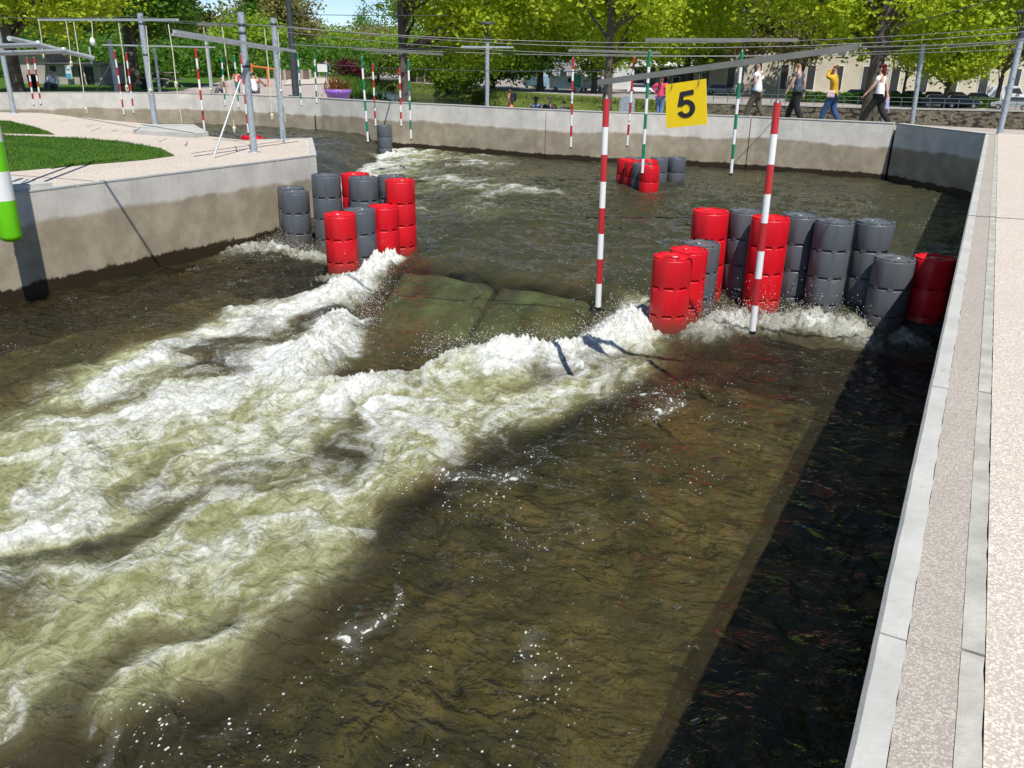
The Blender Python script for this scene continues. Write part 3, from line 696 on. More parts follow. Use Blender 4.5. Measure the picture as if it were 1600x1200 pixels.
def grid_mesh(name, xs, ys):
    X, Y = np.meshgrid(xs, ys); z, a, f, c, sc_, cv = water_fields(X.ravel(), Y.ravel())
    V = np.stack([X.ravel(), Y.ravel(), z], 1); nx, ny = len(xs), len(ys)
    i = np.arange(nx-1)[None,:]+np.arange(ny-1)[:,None]*nx
    Fq = np.stack([i, i+1, i+nx+1, i+nx], -1).reshape(-1,4)
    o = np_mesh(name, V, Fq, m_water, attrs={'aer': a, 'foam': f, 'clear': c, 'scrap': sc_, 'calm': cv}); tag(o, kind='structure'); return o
ys = list(np.arange(-8, 1.0, 0.25)); y = 1.0
while y < 25.5: ys.append(y); y += 0.0125+0.0010*max(0, y-3)+(0.02 if y > 13 else 0)
ys.append(25.6)
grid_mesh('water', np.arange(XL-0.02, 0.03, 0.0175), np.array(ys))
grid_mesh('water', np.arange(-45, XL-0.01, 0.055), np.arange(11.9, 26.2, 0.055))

# pebbly bed of the lower pool, seen through the shallow brown water
bx, by = np.meshgrid(np.arange(XL, 0.02, 0.06), np.arange(-3, 9.9, 0.06)); bxr, byr = bx.ravel(), by.ravel()
bz_ = -2.50+0.34*fbm(bxr*0.55, byr*0.55, 4, 701)+0.05*np.abs(fbm(bxr*3, byr*3, 2, 711))
nx, ny = bx.shape[1], bx.shape[0]; ii = np.arange(nx-1)[None,:]+np.arange(ny-1)[:,None]*nx
def bed_mat():
    t = NT('pebbly bed'); a = t.noise(t.co(), 0.9, 5, 0.6, 0.6); vo = t.voro(t.co(), 7)
    c = t.mix(t.ss(a, 0.40, 0.62), (0.10,0.083,0.045), (0.31,0.215,0.105)); sp_ = t.n('ShaderNodeSeparateColor'); t.l(vo.outputs['Color'], sp_.inputs[0])
    c = t.mix(t.ss(sp_.outputs[0], 0.2, 0.9, 0, 0.40), c, (0.05,0.045,0.028)); return t.done(t.pr(c, 0.9))
tag(np_mesh('channel_bed', np.stack([bxr, byr, bz_], 1), np.stack([ii, ii+1, ii+nx+1, ii+nx], -1).reshape(-1,4), bed_mat()), kind='structure')

# spray
dp = []
def drops(n, fn, r=(.0015,.0062)):
    for _ in range(n):
        x, y, z = fn(); dp.append((x, y, z, random.uniform(*r)**1.0))
import bisect
def along(poly, up=0.16, lat=0.18, z=LW):
    def fn():
        i = random.randrange(len(poly)-1); a = random.random()
        x = poly[i][0]*(1-a)+poly[i+1][0]*a+random.gauss(0, lat); y = poly[i][1]*(1-a)+poly[i+1][1]*a+random.gauss(0, lat)
        return x, y, z+0.06+random.expovariate(1/up)*0.8
    return fn
drops(1500, along([(-7.9,10.4),(-7.6,9.6),(-7.1,8.8),(-6.6,8.0),(-6.5,7.3)], 0.13))
drops(1100, along([(-5.2,7.2),(-5.0,7.8),(-4.4,8.2),(-4.0,8.5)], 0.11, 0.12))
drops(1500, along([(-3.85,8.6),(-3.7,9.3),(-3.5,10.0),(-3.4,10.6)], 0.20, 0.16))
drops(4200, along([(-2.75,9.9),(-2.5,10.5),(-1.9,10.7),(-1.5,10.95),(-0.95,10.9)], 0.13, 0.14))
drops(1500, along([(-11,10.6),(-10.5,10.65),(-9.8,10.6),(-9.2,10.7)], 0.10, 0.12))
drops(700, along([(-7.5,7.5),(-6.5,6.5),(-5.5,5.8),(-6.5,5.2)], 0.08, 0.5))
O = np.array([(1,0,0),(-1,0,0),(0,1,0),(0,-1,0),(0,0,1),(0,0,-1)], float)
OF = np.array([(0,2,4),(2,1,4),(1,3,4),(3,0,4),(2,0,5),(1,2,5),(3,1,5),(0,3,5)])
DP = np.array(dp); V = DP[:,None,:3]+O[None]*DP[:,3][:,None,None]; Fq = (OF[None]+np.arange(len(DP))[:,None,None]*6).reshape(-1,3)
m_spray = simple('spray', (0.85,0.87,0.86), 0.25, var=0.02)
tag(np_mesh('spray', V.reshape(-1,3), Fq, m_spray), 'white flying water drops over the foam', 'spray', kind='stuff')

# ------------------------------------------------------------------ steel poles, lamps
def G(px, d, z):
    r = ray(px, 100)/F*d; return Vector((r[0], r[1], z))
def steel_pole(x, y, z0, z1, r, label, lean=(0,0), group='galvanised steel poles holding the gate cables', clamps=(0.25,1.0)):
    t = thing('steel_pole', (x,y,z0), label, 'pole', group)
    b = MB(); b.tube([(0,0,-0.05),(lean[0],lean[1],z1-z0)], r, 16); b.build('pole_shaft', m_galv, t)
    b = MB()
    for c in clamps: b.tube([(lean[0]*(1-c/(z1-z0)), lean[1]*(1-c/(z1-z0)), z1-z0-c-0.02),(lean[0]*(1-c/(z1-z0)), lean[1]*(1-c/(z1-z0)), z1-z0-c+0.02)], r*1.12, 16)
    if clamps: 
        for i, c in enumerate(clamps):
            cb = MB(); k = 1-c/(z1-z0); cb.lathe([(r*0.9,-0.022),(r*1.13,-0.022),(r*1.13,0.022),(r*0.9,0.022)], 16, (lean[0]*k, lean[1]*k, z1-z0-c)); cb.build('clamp', m_dark, t)
    b = MB(); b.lathe([(r*2.0,0),(r*2.0,0.012),(r*1.0,0.013)], 20); b.build('base_plate', m_galv, t)
    return t
steel_pole(-26.62,15.77,ZI,2.46,0.070,'steel pole at the far left of the island, behind the green tube')
steel_pole(-19.75,15.5,ZI,2.43,0.075,'steel pole standing at the concrete ledge on the back edge of the island')
p6 = steel_pole(-12.61,12.11,ZI,2.20,0.064,'thick steel pole with a slanting brace near the island tip', clamps=(0.22,0.36,0.95))
b = MB(); b.tube([(0.15-0.0,-1.17,0.0),(0.02,-0.08,1.52)], 0.019, 10); b.build('brace', m_galvlight, p6)
steel_pole(-14.11,14.48,ZI,2.22,0.064,'steel pole at the island tip with a coil of rope tied on it', clamps=(0.12,))
steel_pole(-1.98,28.2,-0.25,2.08,0.068,'steel pole just behind the corner where the shaded wall begins', lean=(-0.1,0), clamps=())
q = steel_pole(-34.03,24.95,-0.2,1.98,0.095,'distant steel pole with a slanting brace beside the concrete building', clamps=(0.2,))
b = MB(); b.tube([(-1.6,0.1,0.0),(0.0,0,1.4)], 0.03, 8); b.build('brace', m_galvlight, q)
steel_pole(-32.9,26.3,-0.2,1.71,0.06,'thin distant steel pole before the lawn, left of the picnic table', clamps=())
steel_pole(-31.55,28.07,-0.2,2.02,0.085,'distant steel pole with a rope knot hanging at its foot', clamps=(0.15,))
# street lamps
def lantern_lamp(x, y, z0, z1, r, label):
    t = thing('street_lamp', (x,y,z0), label, 'street lamp', 'slim street lamps behind the walls'); h = z1-z0
    b = MB(); b.tube([(0,0,-0.05),(0,0,h)], r, 14); b.build('lamp_post', m_galv, t)
    b = MB(); b.tube([(0,0,h-0.02),(0,0,h+0.14)], r*1.25, 12)
    o = b.build('lamp_head', m_dark, t)
    for a in (0, 1, 2, 3):
        c = MB(); an = a*math.pi/2+0.4; c.tube([(0.05*math.cos(an),0.05*math.sin(an),h+0.12),(0.20*math.cos(an),0.20*math.sin(an),h+0.52)], 0.014, 6); c.build('arm', m_dark, o)
    c = MB(); c.lathe([(0.001,h+0.60),(0.20,h+0.57),(0.27,h+0.53),(0.27,h+0.51),(0.001,h+0.505)], 20); c.build('lamp_cap', m_dark, o)
    return t
lantern_lamp(-14.83,24.85,-0.2,2.02,0.066,'galvanised street lamp with a flat dark cap behind the middle of the long wall')
lantern_lamp(0.30,24.16,-0.06,2.15,0.070,'street lamp at the far right corner leaning out of the picture top')
t = thing('street_lamp', (-25.76,27.39,-0.2), 'tall dark grey lamp post tapering up out of the picture, left of the purple planter', 'street lamp', None)
b = MB(); b.tube([(0,0,0),(0,0,1.0),(-0.02,0,6.5)], [0.145,0.14,0.08], 16); b.build('lamp_post', m_dark, t)
b = MB(); b.tube([(-0.02,0,6.4),(0.3,-0.1,6.55),(0.9,-0.3,6.6)], [0.06,0.05,0.04], 8); b.build('lamp_arm', m_dark, t)

# ------------------------------------------------------------------ slalom gates
def cyl_banded(b, zt, zb, r, n=9, seg=12):
    L = zt-zb; s = L/n
    for i in range(n):
        b.lathe([(r,zt-s*(i+1)),(r,zt-s*i)], seg, m=i % 2)
    b.add([(r*math.cos(2*math.pi*k/seg), r*math.sin(2*math.pi*k/seg), zt) for k in range(seg)], [tuple(range(seg))], 0)
def gate_pole(col, top, bot, hang, label, group, rad=0.027, n=8):
    """a pole hanging on its cord; its three pieces sit along the line from top to bottom"""
    top = Vector(top); bot = Vector(bot); d = top-bot; L = d.length
    t = bpy.data.objects.new('gate_pole', None); link(t); t.location = bot; t.rotation_mode = 'QUATERNION'
    t.rotation_quaternion = d.to_track_quat('Z','Y'); tag(t, label, 'slalom pole', group)
    b = MB(); cyl_banded(b, L, 0.0, rad, n); b.build('pole_body', [m_gred if col == 'r' else m_ggreen, m_gwhite], t)
    b = MB(); b.lathe([(0.001,-0.028),(rad*0.8,-0.026),(rad*1.03,-0.012),(rad*1.03,0.008)], 12); b.build('end_cap', m_black, t)
    hp = t.rotation_quaternion.to_matrix().transposed() @ (Vector(hang)-bot)
    b = MB(); b.lathe([(rad,L),(rad*0.5,L+0.02),(0.008,L+0.03)], 10); b.tube([(0,0,L),(0,0,L+0.05)], 0.006, 6); b.tube([(0,0,L+0.05),hp], 0.003, 5); b.build('hanging_cord', m_wire, t)
    return t
G5 = 'near red and white poles of gate five'
beam5a = PY(935,129,7.38); beam5b = PY(1340,73,7.38)
def on_beam(a, b, x): k = (x-a.x)/(b.x-a.x); return a+(b-a)*k
gate_pole('r',(-3.12,7.38,1.12),(-3.09,7.39,-0.88),on_beam(beam5a,beam5b,-3.12),'nearest red and white pole left of the number sign, ending above the sliding water',G5,0.030)
gate_pole('r',(-1.57,7.37,1.14),(-1.53,7.37,-0.86),on_beam(beam5a,beam5b,-1.58),'nearest red and white pole right of the number sign, ending before the tall red barrels',G5,0.031)
def beam(a, b, wd, hg, label, mat=None, name='gate_beam'):
    m_ = MB(); m_.bar(a, b, wd, hg); o = m_.build(name, mat or m_beam); tag(o, label, 'gate beam', 'beams carrying the slalom poles'); return o
beam(beam5a, beam5b, 0.045, 0.050, 'near grey flat beam slanting up to the right above the number sign')
SP = [ # colour, top, bottom, label, group
 ('g',(-5.18,13.99,1.62),(-5.16,14.0,-0.38),'green and white pole hanging in front of the small barrel group',"G6"),
 ('g',(-3.83,14.76,1.64),(-3.79,14.77,-0.36),'green and white pole right of the number sign before the man in white',"G6"),
 ('r',(-8.67,18.4,1.52),(-8.64,18.41,-0.48),'red and white pole against the far wall, left of the near red and white pole',"G7"),
 ('r',(-7.54,19.36,1.55),(-7.57,19.35,-0.45),'red and white pole hanging beside the grey post box with a rounded top',"G7"),
 ('g',(-13.75,17.01,1.45),(-13.71,17.05,-0.55),'green and white pole hanging over the far drop, left of the single grey barrel',"G8"),
 ('g',(-13.69,18.86,1.40),(-13.68,18.87,-0.60),'green and white pole by a dark tree trunk, right of the single grey barrel',"G8"),
 ('r',(-18.48,23.42,1.26),(-18.47,23.43,-0.74),'thin red and white pole right beside the green one over the far drop',"G9"),
 ('r',tuple(PD(624,107,28)),tuple(PD(627,197,28)),'thin red and white pole left of the green one by the dark tree trunk',"G9"),
 ('g',tuple(PD(465,83,32)),tuple(PD(471,165,32)),'thin green and white pole close to the tall dark lamp post',"G10"),
 ('g',tuple(PD(491,83,32.2)),tuple(PD(495,161,32.2)),'thin green and white pole left of the purple planter',"G10"),
 ('g',tuple(PD(346,88,34)),tuple(PD(352,165,34)),'thin green and white pole left of the slanting brace',"G11"),
 ('g',tuple(PD(366,87,33)),tuple(PD(373,168,33)),'thin green and white pole just behind the slanting brace',"G11"),
 ('r',(-17.86,15.52,1.61),(-17.87,15.51,-0.39),'red and white pole hanging in front of the lawn beyond the island ledge',"G12"),
 ('r',(-17.63,16.79,1.48),(-17.63,16.79,-0.52),'red and white pole half hidden behind the braced steel pole',"G12"),
 ('r',(-25.49,18.82,1.52),(-25.49,18.82,-0.48),'red and white pole beside the distant braced pole, the left one of two',"G13"),
 ('r',(-26.78,20.22,1.47),(-26.80,20.19,-0.53),'red and white pole with a rope beside it, the right one of two',"G13"),
 ('r',tuple(PD(42,90,34)),tuple(PD(53,164,34)),'thin red and white pole before the concrete building, left of its twin',"G14"),
 ('r',tuple(PD(53,90,34.5)),tuple(PD(64,163,34.5)),'thin red and white pole before the concrete building, right of its twin',"G14")]
for c, tp, bt, lb, g in SP:
    gate_pole(c, tp, bt, (tp[0], tp[1], tp[2]+0.13), lb, 'farther slalom poles hanging over the channel', 0.027 if g in ('G6','G7','G8','G12','G13') else 0.03)
# beams over the farther gates
def beam_px(a, da, b_, db, wd, hg, label, mat=None):
    return beam(PD(*a, da), PD(*b_, db), wd, hg, label, mat)
beam(Vector((-5.25,13.9,1.79)), Vector((-3.05,15.2,1.83)), 0.09, 0.055, 'grey beam above the green poles, ending beside the man in white')
beam(Vector((-8.75,18.3,1.68)), Vector((-6.95,19.5,1.66)), 0.08, 0.055, 'grey beam above the two far red poles')
beam(Vector((-13.8,16.8,1.64)), Vector((-12.9,19.3,1.56)), 0.07, 0.05, 'grey beam above the green poles over the far drop')
beam_px((722,73),24,(802,74),24,0.05,0.045,'short pale beam crossing in front of the middle street lamp', m_galvlight)
beam_px((580,83),28.5,(628,84),30,0.05,0.045,'short beam above the thin red poles of the far drop')
beam_px((160,70),21.5,(336,74),23,0.03,0.03,'thin pale beam above the red pole before the lawn', m_galvlight)
beam_px((310,38),19,(366,39),18.5,0.05,0.05,'short grey beam left of the thick braced pole')
beam_px((60,31),28,(277,31),19.5,0.06,0.05,'pale beam along the top of the island poles at the upper left', m_galvlight)
beam_px((272,49),15.6,(461,80),18.6,0.06,0.05,'long pale beam slanting down to the right across the two island poles', m_galvlight)
beam_px((270,54),16.2,(440,80),18.8,0.05,0.04,'second thinner beam just below the long pale slanting one', m_galvlight)
t = thing('gate_beam', (0,0,0), 'pale tubular beam with two side arms entering from the left edge', 'gate beam', 'beams carrying the slalom poles')
t.location = PD(60,70,15.0); o0 = Vector(t.location)
b = MB(); b.tube([PD(14,60,14.5)-o0, PD(60,70,15.0)-o0, PD(100,80,15.3)-o0, PD(146,91,15.6)-o0], 0.036, 10); b.build('tube', m_galvlight, t)
for (a, da, c, dc) in (((-60,74),12.6,(60,70),15.0),((-60,85),12.0,(100,80),15.3)):
    b = MB(); b.tube([PD(*a, da)-o0, PD(*c, dc)-o0], 0.032, 10); ar = b.build('arm', m_galvlight, t)
    k = MB(); k.lathe([(0.001,-0.06),(0.036,-0.055),(0.042,0),(0.036,0.055),(0.001,0.06)], 12, tuple(PD(*c, dc)-o0)); k.build('knuckle', m_galvlight, ar)
k = MB(); e = PD(142,90,15.6)-o0; k.tube([e+Vector((0,0,-0.10)), e+Vector((0,0,0.16))], 0.016, 8); k.build('hook', m_galvlight, t)

def cable(a, b_, label, sag=0.1, r=0.009, n=14):
    a = Vector(a); b_ = Vector(b_); m_ = MB()
    m_.tube([a.lerp(b_, i/n)-Vector((0,0,4*sag*(i/n)*(1-i/n))) for i in range(n+1)], r, 6)
    return tag(m_.build('cable', m_wire), label, 'cable', 'steel cables stretched over the channel')
PT = {'p1': Vector((-26.6,15.8,2.40)), 'p2': Vector((-19.75,15.5,2.36)), 'p6': Vector((-12.63,12.08,2.0)), 'p7': Vector((-14.11,14.48,2.08)), 'p11': Vector((0.3,24.16,2.1)), 'p10': Vector((-2.1,28.2,2.03))}
cable(PT['p1'], PT['p2'], 'cable joining the tops of the two left island poles', 0.03)
cable(PT['p1']+Vector((-20,0,-0.1)), PT['p1'], 'cable running out of the picture from the leftmost island pole', 0.05)
cable(PT['p2'], PT['p6'], 'cable from the ledge pole to the thick braced pole', 0.04)
cable(PT['p2']-Vector((0,0,.08)), PT['p7'], 'cable from the ledge pole to the island tip pole', 0.05, 0.008)
cable(PT['p6'], PD(1640,38,22), 'highest cable crossing the whole picture from the braced pole', 0.35, 0.008)
cable(PT['p7'], PD(1640,46,23), 'second cable crossing the picture from the island tip pole', 0.42)
cable(PT['p7']-Vector((0,0,.12)), PD(1640,62,23), 'third cable crossing the picture, dipping lowest in the middle', 0.42, 0.008)
cable(PD(455,70,20), PD(1640,74,24), 'cable just above the far red poles', 0.22)
cable(PD(430,66,20), PD(760,77,27), 'short cable running behind the middle street lamp', 0.05, 0.008)
cable(PD(455,95,22), PD(953,112,8.5), 'thin slack cable tied to the left end of the near beam', 0.06, 0.005)
cable(beam5b, PD(1660,57,8.6), 'cable from the right end of the near beam to the right picture edge', 0.02, 0.006)
cable(PT['p10'], PD(1660,66,26), 'cable from the corner steel pole past the right street lamp', 0.02)
cable(PT['p10'], PD(1200,72,24), 'cable from the corner steel pole toward the middle', 0.05)
cable(PD(1370,47,16), PD(1560,-4,9), 'cable climbing to the top right corner', 0.03, 0.006)
cable(PD(700,24,12), PD(455,22,14), 'short thin cable against the sky gap', 0.01, 0.005)
cable(Vector((-30,2.7,3.2)), Vector((3,8.7,3.4)), 'cable high above the picture throwing a shadow on the left wall', 0.2, 0.02)

# sign hanging under the near beam
t = thing('number_sign', PY(1072,128,7.38), 'yellow square sign with a black number 5 hanging under the near beam', 'sign')
O0 = Vector(t.location)
cs = [PY(1040,132,7.37)-O0, PY(1103,123,7.37)-O0, PY(1104.5,194,7.37)-O0, PY(1041,200.5,7.37)-O0]
b = MB(); th = Vector((0,0.012,0))
b.add([c for c in cs]+[c+th for c in cs], [(3,2,1,0),(4,5,6,7),(0,1,5,4),(1,2,6,5),(2,3,7,6),(3,0,4,7)]); b.build('sign_panel', m_sign, t)
def bil(u, v, off=-0.004): return (cs[0]*(1-u)+cs[1]*u)*(1-v)+(cs[3]*(1-u)+cs[2]*u)*v+Vector((0,off,0))
def digit5():
    """outline of a bold 5 in unit square (u right, v down)"""
    o = [(0.685,0.225),(0.685,0.325),(0.475,0.34),(0.455,0.45)]
    outer = []; inner = []
    cx, cy, rx, ry = 0.505, 0.620, 0.205, 0.215
    for i in range(17):
        a = math.radians(-115+i*(115+165)/16); outer.append((cx+rx*math.cos(a), cy+ry*math.sin(a)))
    for i in range(17):
        a = math.radians(165-i*(165+128)/16); inner.append((cx+rx*0.50*math.cos(a), cy+(ry-0.098)*math.sin(a)))
    pts = []
    return o, outer, inner
o5, out5, in5 = digit5()
b = MB()
def quadstrip(A, B_):
    vs = [bil(*p) for p in A]+[bil(*p) for p in B_]; n = len(A)
    b.add(vs, [(i, n+i, n+i+1, i+1) for i in range(n-1)])
out5 = [(0.505+0.225*math.cos(math.radians(a)), 0.605+0.205*math.sin(math.radians(a))) for a in np.linspace(-128, 160, 30)]
in5 = [(0.500+0.100*math.cos(math.radians(a)), 0.605+0.103*math.sin(math.radians(a))) for a in np.linspace(-140, 160, 30)]
quadstrip(out5, in5)
for q_ in ([(0.365,0.215),(0.700,0.195),(0.703,0.300),(0.440,0.318)], [(0.365,0.215),(0.455,0.29),(0.425,0.535),(0.295,0.535)], [(0.295,0.535),(0.425,0.54),(0.46,0.50),(0.375,0.435)]):
    b.add([bil(*p, off=-0.0045-0.0004*len(b.f) % 0.001) for p in q_], [(0,3,2,1)])
o = b.build('number', m_black, t)
for u in (0.13, 0.80):
    c = MB(); p = bil(u, 0.07); hk = Vector(on_beam(beam5a, beam5b, (O0+p).x))-O0
    c.tube([p+Vector((0.012,-0.005,0.0)), p+Vector((0.0,-0.008,-0.015)), p+Vector((0.022,-0.008,0.006)), p+Vector((0.012,-0.004,0.03)), hk], 0.0025, 5); c.build('tie', m_wire, t)

# hanging green and white tube at the left
t = thing('hanging_tube', PX(19,377,-10.78), 'thick bright green and white striped tube hanging at the left edge', 'tube')
rt = 0.135
b = MB(); b.lathe([(0.001,0.0),(rt*0.6,0.006),(rt*0.92,0.03),(rt,0.08),(rt,0.53)], 28, m=0); b.lathe([(rt,0.53),(rt,0.89)], 28, m=1)
b.lathe([(rt,0.89),(rt,1.25)], 28, m=0); b.lathe([(rt,1.25),(rt,1.61)], 28, m=1); b.lathe([(rt,1.61),(rt,2.1),(rt*0.8,2.16),(0.001,2.18)], 28, m=0)
b.build('tube_body', [m_lime, m_gwhite], t)
c = MB(); c.box((-rt*0.45,-rt*0.92,0.72), (0.02,0.006,0.06), 0.5); c.build('printed_mark', m_black, t)
c = MB(); c.tube([(0,0,2.16),(0,0,3.6)], 0.012, 6); c.build('hanging_cord', m_rope, t)
# post in the water by the left wall, and the gate rig post out of frame whose shadow crosses the wall
t = thing('guide_post', (-11.18,4.87,-2.6), 'grey steel guide post fixed to the left wall at the picture edge', 'post')
b = MB(); b.box((0,0,1.1), (0.12,0.14,2.4)); b.build('post_shaft', m_galv, t, bevel=0.01); b = MB(); b.box((-0.03,0,2.31), (0.22,0.2,0.03)); b.build('cap_plate', m_galv, t)

# ropes
def rope(a, b_, label, coil=None, bob=False, extra=None):
    t = thing('hanging_rope', a, label, 'rope', 'ropes hanging from the cables above the island')
    a = Vector(a); b_ = Vector(b_)
    m_ = MB(); m_.tube([(0,0,0), (b_-a)*0.5+Vector((0.01,0.01,0)), b_-a], 0.011, 6); m_.build('cord', m_rope, t)
    e = b_-a; m_ = MB()
    if bob: m_.lathe([(0.001,-0.13),(0.05,-0.11),(0.06,-0.02),(0.04,0.02),(0.01,0.05)], 12, tuple(e)); m_.build('float', m_gwhite, t)
    else:
        for i in range(2):
            ph = random.uniform(0,3); rr = random.uniform(0.018,0.036)
            m_ = MB(); m_.tube([e+Vector((rr*math.cos(ph)*math.sin(q), rr*math.sin(ph)*math.sin(q), -rr*1.6+rr*1.6*math.cos(q))) for q in np.linspace(0, 6.28, 12)], 0.012, 6, caps=False); m_.build('loop', m_rope, t)
        m_ = MB(); m_.lathe([(0.001,-0.04),(0.035,-0.02),(0.035,0.02),(0.001,0.04)], 8, tuple(e)); m_.build('knot', m_rope, t)
    if extra is not None:
        m_ = MB(); m_.tube([e, Vector(extra)-a], 0.009, 6); m_.build('tail', m_rope, t)
for (a, c, d, lb, kw) in [((60,30),(67,84),26,'rope near the left edge hanging before the trees',{}),
    ((103,33),(111,98),24,'rope ending in a knot left of the blue and white notice',{}),
    ((115,34),(134,170),23,'long rope hanging down past the notice to the far wall',{}),
    ((143,34),(144,62),22,'short rope with a white float at its end',{'bob':True}),
    ((185,36),(198,135),21.5,'rope hanging between the two red and white poles at the left',{}),
    ((228,40),(235,141),19.5,'rope tied around the ledge pole',{}),
    ((263,38),(275,130),18.5,'rope with a knot hanging right of the ledge pole',{'ex':(284,190)}),
    ((318,42),(329,140),24,'rope with loose loops before the distant lawn pole',{}),
    ((347,42),(366,200),17.5,'long rope with a coil hanging left of the thick braced pole',{}),
    ((413,45),(425,180),20,'rope with a frayed knot between the two island tip poles',{}),
    ((434,50),(439,142),18.9,'rope coiled against the island tip pole',{'ex':(446,190)})]:
    rope(PD(*a, d), PD(*c, d), lb, bob=kw.get('bob', False), extra=PD(*kw['ex'], d) if 'ex' in kw else None)

# ------------------------------------------------------------------ trees
def tree(name, label, cat, x, y, z0, tr, th, cz, rx, rz, nleaf, ls, leaf, bark, seed, group, ncl=90, droop=0.0, cl=0.55, flat=0.0, cdx=0.0, cdy=0.0):
    rs = np.random.default_rng(seed); rd = random.Random(seed)
    t = thing(name, (x,y,z0), label, cat, group)
    d = rs.normal(size=(ncl,3)); d /= np.linalg.norm(d, axis=1)[:,None]
    rr = rs.uniform(0.25,1.0,ncl)**0.45; C = d*rr[:,None]*np.array([rx,rx,rz])
    C[:,0] *= 1+0.25*np.sin(seed+np.arctan2(C[:,1],C[:,0])*3); C[:,2] += cz-z0
    C[:,0] += cdx; C[:,1] += cdy
    lo_ = (cz-z0-rz); C[:,2] = np.maximum(C[:,2], lo_+rs.uniform(0.0,0.22,ncl)*rz)
    if droop: C[:,2] -= droop*(np.hypot(C[:,0],C[:,1])/rx)**2
    b = MB(); top = cz-z0+rz*0.5
    pts = [Vector((0.12*math.sin(k*1.3+seed)*k*0.25, 0.1*math.cos(k*1.7+seed)*k*0.25, top*k/6)) for k in range(7)]
    pts[0] = Vector((0,0,-0.3)); b.tube(pts, [tr*1.25]+[tr*(1-0.13*k) for k in range(1,7)], 12); b.build('trunk', bark, t)
    b = MB()
    nb = min(ncl, 26)
    for k in range(nb):
        c = Vector(C[k]); s = Vector(pts[rd.randint(2,4)]) if th < 1 else Vector((0,0,max(th*0.8, c.z*0.55*rd.uniform(.7,1.1))))
        mid = s.lerp(c, 0.5)+Vector((rd.uniform(-.2,.2)*rx*0.2, rd.uniform(-.2,.2)*rx*0.2, rd.uniform(0,0.15)*rz))
        b.tube([s, mid, c], [tr*0.36, tr*0.2, tr*0.05], 6, caps=False)
    b.build('limbs', bark, t)
    per = nleaf//ncl; n = per*ncl
    sig = cl*rs.uniform(0.6,1.4,ncl)
    Q = np.repeat(C, per, 0)+rs.normal(size=(n,3))*np.repeat(sig, per)[:,None]*np.array([1,1,0.62])
    a = rs.normal(size=(n,3)); a /= np.linalg.norm(a,axis=1)[:,None]; a[:,2] *= 0.6
    up = rs.normal(size=(n,3)); bb = np.cross(a, up); bb /= (np.linalg.norm(bb,axis=1)[:,None]+1e-6)
    s1 = ls*rs.uniform(0.55,1.25,n)[:,None]
    V = np.stack([Q-a*s1*0.6, Q+bb*s1*0.42, Q+a*s1*0.6, Q-bb*s1*0.42], 1); V[:,1,2] += 0.1*ls; V[:,3,2] += 0.1*ls
    V[:,:,2] = np.maximum(V[:,:,2], 0.15)
    np_mesh('crown', V.reshape(-1,3), np.arange(n*4).reshape(-1,4), leaf, t, smooth=False)
    return t
TG = 'trees along the near bank'; FG = 'trees across the river'; LG = 'trees behind the lawn'
p = PY(632,158,27.6); tree('plane_tree','bright green tree with a dark trunk rising behind the far drop','tree',p.x,p.y,-0.25,0.19,2.5,6.4,4.9,5.0,52000,0.17,m_leafY,m_bark,1,TG,150,cl=0.6,cdx=1.5,cdy=3.2)
p = PY(948,174,27.8); tree('plane_tree','bright green tree with a knobbly trunk behind the left end of the near beam','tree',p.x,p.y,-0.25,0.16,2.0,6.0,4.9,4.7,48000,0.16,m_leafY,m_bark,2,TG,140,cl=0.55,cdy=3.4)
p = PY(1357,188,28.0); tree('plane_tree','big bright green tree right behind the walking people','tree',p.x,p.y,-0.3,0.24,2.5,5.9,5.4,4.7,58000,0.16,m_leafY,m_bark,3,TG,160,cl=0.6,cdx=0.2,cdy=3.8)
p = PD(1690,170,34); tree('plane_tree','bright green tree whose crown fills the top right corner','tree',p.x,p.y,-0.4,0.22,2.5,6.6,5.0,4.3,36000,0.17,m_leafY,m_bark,4,TG,120,cl=0.6)
p = PD(30,150,41); tree('plane_tree','tree with a dark trunk in front of the concrete building','tree',p.x,p.y,-0.2,0.24,2.5,6.6,4.2,4.9,40000,0.19,m_leafY,m_bark,5,LG,130,cl=0.6,cdx=0.8,cdy=1.5)
p = PD(214,150,50); tree('lime_tree','dark green tree with a broad trunk left of the open lawn','tree',p.x,p.y,-0.2,0.32,2.5,7.4,2.9,5.8,36000,0.2,m_leafD,m_bark,6,LG,120,cl=0.55,cdy=1)
def G2(px, d): r = ray(px, 100)/F*d; return r[0], r[1]
far = [ # px, d, z0, cz, rx, rz, mat, label, tr
 (700,122,-3,3.0,8.5,6.0,m_leafM,'large round mid green tree overhanging the far bank left of the middle street lamp',0.4),
 (770,138,-3,5.0,8.0,7.5,m_leafD,'dark green tree across the river behind the middle street lamp',0.4),
 (845,128,-3,5.5,7.5,6.5,m_leafD,'dark green tree across the river behind the white van',0.55),
 (930,124,-3,5.2,6.5,5.5,m_leafM,'mid green tree on the far bank behind the parked vans',0.45),
 (1075,128,-3,6.5,8.0,6.0,m_leafM,'mid green tree across the river above the number sign',0.4),
 (1160,122,-3,8.5,5.5,5.6,m_leafB,'tree with a pale trunk and thin brownish leaves across the river',0.45),
 (1255,118,-3,7.5,7.5,5.5,m_leafB,'thin brownish green tree before the cream building',0.35),
 (1420,112,-3,7.0,6.0,4.6,m_leafB,'thin young tree across the river left of the dark trunked one',0.2),
 (1488,96,-3,4.9,5.0,4.4,m_leafY,'bright tree with a straight dark trunk on the stone bank',0.33),
 (1570,104,-3,6.2,6.0,4.8,m_leafB,'brownish green tree across the river at the right edge',0.3),
 (640,185,-3,7,13,9,m_leafD,'dark tree far away behind the brown fence',0.4),
 (590,170,-3,3.0,9,4.6,m_leafB,'pale brownish tree far off above the reeds of the far bank',0.3)]
